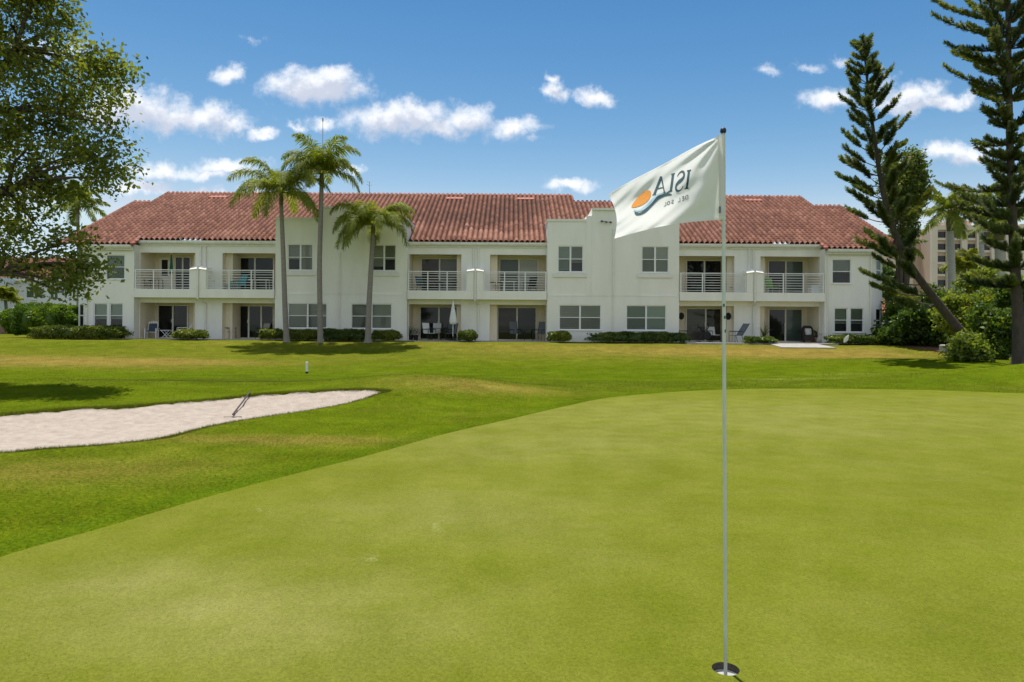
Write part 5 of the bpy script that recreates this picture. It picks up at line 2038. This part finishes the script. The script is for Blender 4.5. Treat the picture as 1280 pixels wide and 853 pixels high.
# mulch bed and stone under the pines
mp = [ground(*p) for p in [(1128, 433), (1150, 431), (1180, 431), (1215, 436), (1238, 447), (1215, 449), (1190, 444), (1165, 438)]]
mc = catmull([(p.x, p.y) for p in mp], 5)
mcx, mcy = mc.mean(0)
ring = MB()
rings = []
for q in (1.0, .7, .4, .02):
    rings.append([(mcx + (x_ - mcx) * q, mcy + (y_ - mcy) * q, H(mcx + (x_ - mcx) * q, mcy + (y_ - mcy) * q) + .012 + .04 * (1 - q)) for x_, y_ in mc])
ring.loft(rings, cap=False)
tag(ring.build('mulch_bed', MULCH), 'reddish mulch bed below the leaning pine', 'mulch bed', kind='structure')
sp = ground(1182, 441)
st_ = thing('stone_block', 'small grey stone block at the edge of the mulch bed', 'stone', tuple(sp))
MB().chbox(-.26, .26, -.2, .2, -.05, .42, .05, Matrix.Rotation(.3, 4, 'Z')).build('block', CONCRETE, st_)

# ------------------------------------------------------------------ far buildings
# white house on the left
HY = 72.0
wh = thing('white_house', 'white two storey house with red tiled roof half hidden by branches', 'house', (A(20, 400, HY).x, HY, .49))
ho = Vector(wh.location)


class HM(MB):
    o = ho

    def build(s, name, mat, parent=None, smooth=False):
        s.v = [(a - s.o.x, b - s.o.y, c - s.o.z) for a, b, c in s.v]
        return MB.build(s, name, mat, parent, smooth)


hw = HM()
ax = lambda px: A(px, 370, HY).x
zz = lambda py, px=50: A(px, py, HY).z
zt = zz(349)
wins = [(ax(32), ax(53), zz(373), zz(358)), (ax(62), ax(73), zz(375), zz(359)), (ax(76), ax(84), zz(370), zz(360)), (ax(86), ax(94), zz(371), zz(361))]
front_wall(hw, ax(22), ax(104), .4, zt, HY, wins, .12)
hw.quad((ax(104), HY, .4), (ax(104), HY + 11, .4), (ax(104), HY + 11, zt), (ax(104), HY, zt))
hw.box(ax(-60), ax(22), HY - 3.0, HY + 11, .4, zt)
hw.poly([(ax(104), HY, zt), (ax(104), HY + 11, zt), (ax(104), HY + 5.5, zt + 2.5)])
hw.build('wall', pmat('white_stucco', (.80, .80, .80), (.74, .74, .75), scale=1, rough=.85), wh)
for (a_, b2, c, d) in wins:
    f = HM()
    w = .09
    f.box(a_, a_ + w, HY + .02, HY + .1, c, d)
    f.box(b2 - w, b2, HY + .02, HY + .1, c, d)
    f.box(a_ + w, b2 - w, HY + .02, HY + .1, c, c + w)
    f.box(a_ + w, b2 - w, HY + .02, HY + .1, d - w, d)
    f.box((a_ + b2) / 2 - .05, (a_ + b2) / 2 + .05, HY + .03, HY + .1, c + w, d - w)
    fo = f.build('window', WHITE, wh)
    p = HM()
    p.quad((a_, HY + .08, c), (b2, HY + .08, c), (b2, HY + .08, d), (a_, HY + .08, d))
    p.build('pane', BLIND_GREEN, fo)
hz = lambda y: zt - .1 + .47 * (y - HY + .4)
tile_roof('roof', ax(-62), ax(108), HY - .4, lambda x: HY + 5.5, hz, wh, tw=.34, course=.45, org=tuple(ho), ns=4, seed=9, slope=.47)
f = HM()
f.quad((ax(-62), HY + 5.5, hz(HY + 5.5)), (ax(108), HY + 5.5, hz(HY + 5.5)), (ax(108), HY + 11.4, zt - .1), (ax(-62), HY + 11.4, zt - .1))
f.build('rear_slope', TILE_PLAIN, wh)
f = HM()
f.box(ax(-62), ax(108), HY - .5, HY - .38, zt - .22, zt + .02)
f.build('gutter', WHITE, wh)
# small brick wall and cart path post at the far left
gw = thing('garden_wall', 'low brown brick wall at the far left beside the big shrub', 'wall', (A(3, 415, 55).x, 55, .45))
MB().chbox(-1.6, .9, -.15, .15, 0, 1.05, .03).build('wall', pmat('brown_brick', (.24, .15, .11), (.16, .10, .075), scale=5, rough=.9, bump=.5), gw)
MB().chbox(-1.65, .95, -.2, .2, 1.052, 1.13, .02).build('coping', CONCRETE, gw)

# apartment tower far right
TY = 190.0
tw_ = thing('apartment_tower', 'far beige apartment tower with dark window bands behind the palms', 'building', (A(1220, 400, TY).x, TY, .49))


class TM(HM):
    o = Vector(tw_.location)


tx = lambda px: A(px, 330, TY).x
tz = lambda py: A(1220, py, TY).z
BEIGE = pmat('tower_beige', (.60, .43, .34), (.54, .39, .31), scale=.2, rough=.9)
BEIGE2 = pmat('tower_pale', (.70, .58, .49), (.64, .53, .45), scale=.2, rough=.9)
body = TM()
ztop = tz(284)
body.box(tx(1136), tx(1178), TY + 6, TY + 26, 0, tz(300))
body.box(tx(1166), tx(1306), TY, TY + 24, 0, ztop)
body.box(tx(1205), tx(1232), TY + 6, TY + 18, ztop, tz(272))
body.build('wall', BEIGE, tw_)
pil = TM()
for px in (1166, 1185, 1203, 1222, 1240, 1258, 1276, 1295):
    pil.box(tx(px) - .8, tx(px) + .8, TY - .9, TY - .003, 0, ztop + .8)
pil.box(tx(1164), tx(1308), TY - .5, TY - .004, ztop - .9, ztop + .4)
for px in (1137, 1152):
    pil.box(tx(px) - .7, tx(px) + .7, TY + 5.2, TY + 5.995, 0, tz(300) + .5)
pil.build('pilasters', BEIGE2, tw_)
first = None
for i, (pa, pb) in enumerate(((1168, 1183), (1187, 1201), (1205, 1220), (1224, 1238), (1242, 1256), (1260, 1274), (1279, 1293))):
    for k in range(8):
        z1 = ztop - 1.4 - k * 3.35
        if first is None:
            f = TM()
            f.box(tx(pa) + .5, tx(pb) - .5, TY - .20, TY - .004, z1 - 1.7, z1)
            first = f.build('window', GLASS, tw_)
            f = TM()
            f.box(tx(pa) + .5, tx(pb) - .5, TY - .45, TY - .204, z1 - 2.4, z1 - 1.72)
            fb = f.build('balcony_front', BEIGE2, tw_)
            rx0, rz0 = tx(pa), z1
        else:
            for src in (first, fb):
                c = src.copy()
                COL.objects.link(c)
                c.parent = tw_
                c.location = (tx(pa) - rx0, 0, z1 - rz0)
# red roofed low building between
lw = thing('garage_building', 'low building with red roof glimpsed behind the right corner of the condominium', 'building', (A(1128, 390, 75).x, 75, .49))
x0, x1 = A(1100, 390, 75).x - lw.location.x, A(1160, 390, 75).x - lw.location.x
zr0, zr1 = A(1128, 392, 75).z - .49, A(1128, 374, 75).z - .49
MB().box(x0, x1, 0, 6, -.2, zr0).build('wall', pmat('pale_wall', (.62, .60, .56), rough=.9), lw)
MB().loft([[(x0 - .3, -.4, zr0 + .002), (x1 + .3, -.4, zr0 + .002), (x1 + .3, 6.4, zr0 + .002), (x0 - .3, 6.4, zr0 + .002)], [(x0 + 1, 3, zr1), (x1 - 1, 3, zr1), (x1 - 1, 3.1, zr1), (x0 + 1, 3.1, zr1)]]).build('roof', TILE_PLAIN, lw)

# ------------------------------------------------------------------ furniture and small things
GF1, GF2 = Z1 + .004, Z2 + .004


def at_floor(px, Y, z):
    return (X(px, Y), Y, z)


def deck_chair(name, label, loc, rz, mat, group, cush=None, cat='chair'):
    """wooden armchair with slanted slatted back"""
    o = thing(name, label, cat, loc, rz, group)
    m = MB()
    for k in range(5):
        m.box(-.27 + k * .11, -.18 + k * .11, -.30, .26, .36, .385)
    m.build('seat', mat, o)
    m = MB()
    T = Matrix.Translation((0, .24, .36)) @ Matrix.Rotation(-.32, 4, 'X')
    for k in range(5):
        m.box(-.27 + k * .11, -.18 + k * .11, -.012, .012, 0, .66 + (.06 if k == 2 else .03 if k in (1, 3) else 0), T)
    m.box(-.28, .28, .014, .04, .1, .16, T)
    m.box(-.28, .28, .014, .04, .45, .51, T)
    m.build('backrest', mat, o)
    for s in (-1, 1):
        m = MB()
        m.box(s * .31 - .05, s * .31 + .05, -.34, .36, .56, .585)
        m.build('armrest', mat, o)
        for y in (-.29, .24):
            MB().box(s * .30 - .025, s * .30 + .025, y - .03, y + .03, 0, .558).build('leg', mat, o)
    if cush:
        m = MB()
        m.chbox(-.24, .24, -.28, .2, .387, .46, .02)
        m.chbox(-.22, .22, .02, .09, .05, .5, .02, T @ Matrix.Translation((0, -.11, .03)))
        m.build('cushion', cush, o)
    return o


def sling_chair(name, label, loc, rz, fab, metal, group, recline=.35, back=.62, cat='chair', depth=.5):
    o = thing(name, label, cat, loc, rz, group)
    T = Matrix.Translation((0, depth / 2, .40)) @ Matrix.Rotation(-recline, 4, 'X')
    MB().chbox(-.25, .25, -depth / 2, depth / 2, .39, .415, .01).build('seat', fab, o)
    MB().chbox(-.25, .25, -.012, .012, .0, back, .005, T).build('backrest', fab, o)
    for s in (-1, 1):
        x_ = s * .275
        b0, b1 = T @ Vector((x_, 0, 0)), T @ Vector((x_, 0, back + .02))
        m = MB().tube([(x_, -depth / 2, 0), (x_, -depth / 2, .62), (x_, depth / 2 + .02, .64)], .016, 6)
        m.tube([b0, b1], .016, 6)
        m.build('frame', metal, o)
        MB().tube([(x_, depth / 2 + .1, 0), (x_, depth / 2 - .05, .42)], .016, 6).build('leg', metal, o)
        MB().chbox(x_ - .03, x_ + .03, -depth / 2, depth / 2, .64, .665, .006).build('armrest', metal, o)
    return o


def table(name, label, loc, w, d, h, mat, group=None, round_=False, fold=False, cat='table'):
    o = thing(name, label, cat, loc, 0, group)
    m = MB()
    if round_:
        m.lathe([(w / 2 - .02, h - .035), (w / 2, h - .025), (w / 2, h - .008), (w / 2 - .01, h)], 24)
    else:
        m.chbox(-w / 2, w / 2, -d / 2, d / 2, h - .03, h, .006)
    m.build('tabletop', mat, o)
    if fold:
        for y in (-d * .35, d * .35):
            m = MB().tube([(-w * .4, y, 0), (w * .4, y + .02, h - .032)], .016, 6)
            m.tube([(w * .4, y, 0), (-w * .4, y - .02, h - .032)], .016, 6)
            m.build('leg', mat, o)
    else:
        for sx_ in (-1, 1):
            for sy_ in (-1, 1):
                MB().tube([(sx_ * w * .36, sy_ * d * .36, 0), (sx_ * w * .33, sy_ * d * .33, h - .032)], .022, 6).build('leg', mat, o)
    return o


def parasol(label, loc, h, mat, pole_mat, base=True, rmax=.13):
    o = thing('closed_parasol', label, 'parasol', loc, 0, 'closed parasols')
    MB().tube([(0, 0, 0.0), (0, 0, h)], .022, 8).build('pole', pole_mat, o)
    m = MB()
    rings = []
    z0, z1 = h * .42, h * .985
    for k in range(9):
        q = k / 8
        r_ = rmax * (1.0 - .85 * q ** 1.3) * (1 if k else .8)
        rings.append([((r_ * (1 + .22 * math.cos(8 * a_))) * math.cos(a_), (r_ * (1 + .22 * math.cos(8 * a_))) * math.sin(a_), z0 + (z1 - z0) * q) for a_ in np.linspace(0, 2 * math.pi, 33)[:-1]])
    m.loft(rings)
    c_ = m.build('canopy', mat, o, smooth=True)
    MB().lathe([(rmax * .78, -.02), (rmax * .82, 0), (rmax * .78, .03)], 16, (0, 0, z0 + (z1 - z0) * .28)).build('strap', mat, c_)
    MB().lathe([(.01, 0), (.03, .02), (.02, .05), (.003, .07)], 8, (0, 0, h)).build('finial', pole_mat, o)
    if base:
        MB().lathe([(.24, 0), (.25, .03), (.22, .07), (.05, .09), (.035, .25)], 20).build('base', DARKMETAL, o)
    return o


def potted(label, loc, h, rad, mat, potmat, n=40, cat='potted plant', group='potted plants on the terraces', blade=True, seed=0):
    rg_ = np.random.default_rng(seed + 5)
    o = thing('potted_plant', label, cat, loc, 0, group)
    MB().lathe([(.11, 0), (.16, .26), (.175, .27), (.175, .30), (.15, .30), (.14, .27)], 16).build('pot', potmat, o, smooth=False)
    C = []
    if blade:
        V, Fq, T = [], [], []
        for i in range(n):
            az, el = rg_.uniform(0, 2 * math.pi), rg_.uniform(.5, 1.45)
            L = (h - .3) * rg_.uniform(.7, 1.1)
            d = np.array([math.cos(az) * math.cos(el), math.sin(az) * math.cos(el), math.sin(el)])
            p = np.array([0, 0, .27])
            sd2 = np.array([-math.sin(az), math.cos(az), 0]) * .035
            for k in range(4):
                p2 = p + d * L / 4
                i0 = len(V)
                w0, w1 = 1 - k / 4, 1 - (k + 1) / 4.2
                V += [p - sd2 * w0, p + sd2 * w0, p2 + sd2 * w1, p2 - sd2 * w1]
                Fq.append((i0, i0 + 1, i0 + 2, i0 + 3))
                T.append(.5 + rg_.normal(0, .15))
                d = d + np.array([0, 0, -.28])
                d /= np.linalg.norm(d)
                p = p2
        mesh_np('leaves', np.array(V), np.array(Fq), mat, o, fattr={'tint': np.clip(T, 0, 1)})
    else:
        P_ = rg_.normal(0, 1, (n * 6, 3)) * np.array([rad * .5, rad * .5, (h - .3) * .28]) + np.array([0, 0, .3 + (h - .3) * .5])
        leafy('leaves', mat, o, P_, np.full(len(P_), .5), .06, rg_, (0, 0, 0))
    return o


GC = 'chairs on the terraces and balconies'
DARKFR = DARKMETAL
# ground floor, first terrace
deck_chair('armchair', 'white slatted armchair with dark cushion on the leftmost terrace', at_floor(190, 40.6, GF1), .25, WHITE, GC, pmat('navy_cushion', (.06, .09, .12), rough=.9))
table('folding_table', 'small white folding table between the two white chairs', at_floor(208.5, 40.3, GF1), .55, .5, .50, WHITE, None, fold=True)
sling_chair('reclining_chair', 'white reclining chair right of the small folding table', at_floor(228, 40.7, GF1), -1.0, WHITEFAB, WHITE, GC, .55, .6)
# second terrace
sling_chair('patio_chair', 'grey patio chair at the left of the second terrace from the left', at_floor(287, 41.0, GF1), 1.2, GREYFAB, DARKFR, GC, .3, .55)
sling_chair('patio_chair', 'pale patio chair near the leftmost palm', at_floor(328, 40.9, GF1), -.4, pmat('pale_sling', (.35, .33, .28), rough=.9), DARKFR, GC, .3, .55)
# third terrace: dining set, parasol, plants
table('dining_table', 'round dark dining table under the closed white parasol', at_floor(549, 40.6, GF1), 1.2, 1.2, .72, DARKFR, None, round_=True)
for px, Y, rz, lab in ((537, 40.3, .8, 'pale cushioned dining chair left of the round table'), (546, 41.4, 0, 'pale high backed chair behind the round table'),
                       (560, 41.2, -.6, 'dark dining chair behind the closed white parasol'), (564, 40.2, -1.8, 'dark dining chair right of the round table')):
    sling_chair('dining_chair', lab, at_floor(px, Y, GF1), rz, WHITEFAB if 'pale' in lab else GREYFAB, DARKFR, GC, .18, .62)
parasol('closed white parasol standing on the terrace with the dining set', at_floor(566.5, 39.6, GF1 - .005), 2.25, WHITEFAB, WHITE, True, .19)
potted('dark leafy pot plant at the left end of the dining terrace', at_floor(514, 40.5, GF1), .9, .3, BROAD, BLACKPL, seed=1)
potted('pot of white flowers beside the dining set', at_floor(520, 40.3, GF1), .75, .28, leafmat('white_flowers', [(.06, .1, .02), (.3, .3, .28), (.75, .72, .7)], .2), BLACKPL, n=30, blade=False, seed=2)
# fourth terrace
for px, rz, lab in ((645, .5, 'grey high backed chair left of the dark sliding door panel'), (675, -.6, 'grey high backed chair at the right of the same bare terrace')):
    sling_chair('patio_chair', lab, at_floor(px, 40.9, GF1), rz, GREYFAB, DARKFR, GC, .2, .75)
table('side_table', 'small dark table between the two grey high backed chairs', at_floor(661, 41.0, GF1), .7, .6, .62, DARKFR)
# fifth terrace
sling_chair('lounge_chair', 'grey reclining sling chair at the right of the terrace by the flagstick', at_floor(920, 39.4, GF1 - .005), -1.25, GREYFAB, DARKFR, GC, .62, .85)
sling_chair('patio_chair', 'grey chair at the left of the terrace behind the flagstick', at_floor(855, 40.0, GF1 - .005), 1.1, GREYFAB, DARKFR, GC, .3, .6)
sling_chair('patio_chair', 'dark chair with pale cushion just left of the flagstick', at_floor(893, 41.0, GF1), .3, WHITEFAB, BLACKPL, GC, .2, .5)
ex = thing('exercise_bike', 'black exercise bike on the terrace behind the flagstick', 'exercise bike', at_floor(881, 40.8, GF1), .2)
MB().tube([(-.35, 0, .12), (-.1, 0, .5), (.25, 0, .85), (.25, 0, 1.05)], .035, 8).tube([(-.1, 0, .5), (-.28, 0, .82)], .03, 8).build('frame', BLACKPL, ex)
MB().lathe([(.02, -.03), (.24, -.03), (.26, 0), (.24, .03), (.02, .03)], 20, M=Matrix.Translation((.18, 0, .36)) @ Matrix.Rotation(math.pi / 2, 4, 'X')).build('flywheel', BLACKPL, ex)
MB().chbox(-.42, -.14, -.11, .11, .82, .90, .03).build('saddle', BLACKPL, ex)
MB().tube([(.25, -.25, 1.08), (.25, .25, 1.08)], .02, 6).build('handlebar', BLACKPL, ex)
MB().box(-.40, -.34, -.25, .25, 0, .05).box(.36, .42, -.25, .25, 0, .05).build('foot', BLACKPL, ex)
# sixth terrace
wc = thing('wicker_armchair', 'dark wicker armchair with a white pillow by the rightmost sliding door', 'armchair', at_floor(1011, 40.9, GF1), -.15, GC)
MB().chbox(-.36, .36, -.34, .30, .10, .42, .03).build('seat', WICKER, wc)
m = MB()
rings = []
for q in np.linspace(0, 1, 7):
    w = .38 * math.sqrt(max(.05, 1 - (q * .92) ** 3))
    rings.append([(-w, .24 + .10 * q, .42 + .58 * q), (-w * .5, .34 + .10 * q, .42 + .58 * q), (w * .5, .34 + .10 * q, .42 + .58 * q), (w, .24 + .10 * q, .42 + .58 * q), (w * .5, .27 + .1 * q, .42 + .58 * q), (-w * .5, .27 + .1 * q, .42 + .58 * q)])
m.loft(rings)
m.build('backrest', WICKER, wc, smooth=False)
for s in (-1, 1):
    MB().tube([(s * .35, -.32, .05), (s * .36, -.30, .60), (s * .37, .1, .66), (s * .36, .28, .72)], [.05, .06, .06, .05], 8).build('armrest', WICKER, wc, smooth=True)
    for y in (-.28, .24):
        MB().tube([(s * .31, y, 0), (s * .31, y, .1)], .03, 6).build('leg', WICKER, wc)
pil_ = thing('pillow', 'white square pillow leaning in the dark wicker armchair', 'pillow', (X(1011, 40.9), 40.88, GF1 + .43))
m = MB()
rings = []
for q in np.linspace(-1, 1, 7):
    w = .05 * (1 - q * q) + .003
    rings.append([(.21 * a_ * (1 - .08 * q * q), w * b2 + q * .06 + .04, .20 + .20 * q) for a_, b2 in ((-1, 0), (-.6, -1), (.6, -1), (1, 0), (.6, 1), (-.6, 1))])
m.loft(rings)
m.build('cushion', WHITEFAB, pil_, smooth=True)
potted('tall slim leafy plant left of the rightmost sliding door', at_floor(955.5, 40.7, GF1), 1.6, .35, BROAD, TERRA_POT, n=26, seed=3)
potted('small dark plant right of the wicker armchair', at_floor(1021, 40.6, GF1), .95, .25, BROAD, TERRA_POT, n=30, seed=4)
dg_ = thing('garden_statue', 'pale seated dog statue by the wall at the right of the last terrace', 'statue', at_floor(1026, 40.15, GF1), .4)
m = MB()
m.tube([(0, .12, .0), (0, .11, .16), (0, .02, .34), (0, -.03, .48)], [.13, .15, .12, .07], 12)
m.tube([(0, -.03, .46), (0, -.05, .56), (0, -.05, .63)], [.07, .09, .03], 12)
m.tube([(0, -.08, .54), (0, -.2, .51)], [.055, .035], 10)
for s in (-1, 1):
    m.tube([(s * .06, -.10, 0), (s * .06, -.08, .3)], [.035, .045], 8)
    m.tube([(s * .07, -.03, .62), (s * .09, 0, .52)], [.03, .015], 6)
m.build('body', pmat('cast_stone', (.62, .58, .52), (.52, .48, .43), scale=12, rough=.9), dg_, smooth=True)

# upper balconies
table('bistro_table', 'dark small table behind the rails of the leftmost balcony', at_floor(196, 41.0, GF2), .7, .7, .72, DARKFR, None, round_=True)
sling_chair('patio_chair', 'dark chair left on the leftmost balcony', at_floor(182, 41.0, GF2), 1.2, GREYFAB, DARKFR, GC, .2, .55)
parasol('closed dark green parasol on the leftmost balcony', at_floor(214, 40.5, GF2), 2.28, GREENFAB, WHITE, True, .10)
for px, rz, lab in ((271, .9, 'turquoise slatted armchair beside the balcony parapet'), (284, .2, 'turquoise slatted armchair in the middle of its balcony'), (298, -.5, 'turquoise slatted armchair nearest the white balcony table')):
    deck_chair('armchair', lab, at_floor(px, 40.75, GF2), rz, TEAL, GC)
table('patio_table', 'white table beside the turquoise chairs on the balcony', at_floor(326, 40.7, GF2), 1.2, .8, .70, WHITE)
for px, rz, lab in ((529, .9, 'blue grey chair on the left of the balcony over the dining terrace'), (566, -.9, 'blue grey chair on the right of the balcony over the dining terrace')):
    sling_chair('patio_chair', lab, at_floor(px, 40.9, GF2), rz, pmat('blue_sling', (.05, .12, .17), rough=.9), DARKFR, GC, .25, .6)
table('bistro_table', 'low dark table between the blue grey balcony chairs', at_floor(548, 40.9, GF2), .7, .7, .65, DARKFR, None, round_=True)
table('patio_table', 'white topped table on the balcony left of the middle bay', at_floor(636, 40.8, GF2), .9, .7, .70, WHITE)
for px, rz, lab in ((619, .9, 'dark chair left of the white topped balcony table'), (662, -.7, 'dark chair right of the white topped balcony table')):
    sling_chair('patio_chair', lab, at_floor(px, 40.9, GF2), rz, BLACKPL, DARKFR, GC, .2, .6)
for px, rz, lab in ((872, .6, 'dark chair on the balcony left of the flagstick'), (915, -.7, 'dark chair on the balcony right of the flagstick')):
    sling_chair('patio_chair', lab, at_floor(px, 40.9, GF2), rz, BLACKPL, DARKFR, GC, .2, .6)
sling_chair('patio_chair', 'lime green chair on the rightmost balcony', at_floor(966, 40.7, GF2), .4, pmat('lime_sling', (.22, .42, .10), rough=.8), pmat('lime_frame', (.25, .42, .14), rough=.6), GC, .25, .66)
bx_ = thing('storage_box', 'white storage box at the right end of the rightmost balcony', 'box', at_floor(1019, 40.6, GF2))
MB().chbox(-.33, .33, -.25, .25, 0, .50, .02).build('body', WHITE, bx_)
MB().chbox(-.35, .35, -.27, .27, .503, .56, .02).build('lid', WHITE, bx_)

# marker post on the lawn
mk = ground(383.5, 467)
mo = thing('marker_post', 'small white marker post with a dark foot standing in the lawn', 'marker post', tuple(mk))
MB().lathe([(.045, .06), (.045, .36), (.035, .39)], 12).build('post', WHITE, mo)
MB().lathe([(.05, -.03), (.05, .062), (.04, .064)], 12).build('foot', DARKMETAL, mo)
# small white feathered ornament in the right hedge
wp = A(1055, 426, 37.8)
wp.z = H(wp.x, wp.y)
wo_ = thing('garden_ornament', 'small white tilted leaf shaped ornament in front of the right hedge', 'ornament', tuple(wp))
MB().tube([(0, 0, -.02), (0, 0, .2)], .012, 6).build('stake', DARKMETAL, wo_)
m = MB()
T = Matrix.Translation((0, 0, .16)) @ Matrix.Rotation(.55, 4, 'Y')
m.loft([[(w * c_, .03 * s_, z) for c_, s_ in ((-1, 0), (0, -1), (1, 0), (0, 1))] for w, z in ((.03, 0), (.11, .12), (.12, .26), (.07, .40), (.01, .50))], M=T)
m.build('blade', WHITE, wo_)

# rake in the bunker
sz = lambda x_, y_: float(sand_z(np.array([x_]), np.array([y_]))[0])
r1_, r0_ = ground(313, 493), ground(291, 522, sz)
rk_ = thing('bunker_rake', 'dark wooden rake lying across the sand bunker', 'rake', (r0_.x, r0_.y, sz(r0_.x, r0_.y)))
rv = Vector((r1_.x, r1_.y, H(r1_.x, r1_.y))) - Vector(rk_.location)
MB().tube([Vector((0, 0, .05)), rv * .5 + Vector((0, 0, .05)), rv + Vector((0, 0, .05))], .014, 8).build('handle', pmat('rake_wood', (.07, .05, .04), rough=.7), rk_)
hd = Vector((rv.y, -rv.x, 0)).normalized()
m = MB().tube([-hd * .14 + Vector((0, 0, .01)), hd * .14 + Vector((0, 0, .01))], .011, 6)
for k in range(11):
    q = hd * (-.13 + .026 * k)
    m.tube([q + Vector((0, 0, .01)), q + Vector((0, 0, -.05))], .005, 4)
m.build('head', pmat('rake_head', (.36, .31, .26), (.28, .24, .2), rough=.8), rk_)
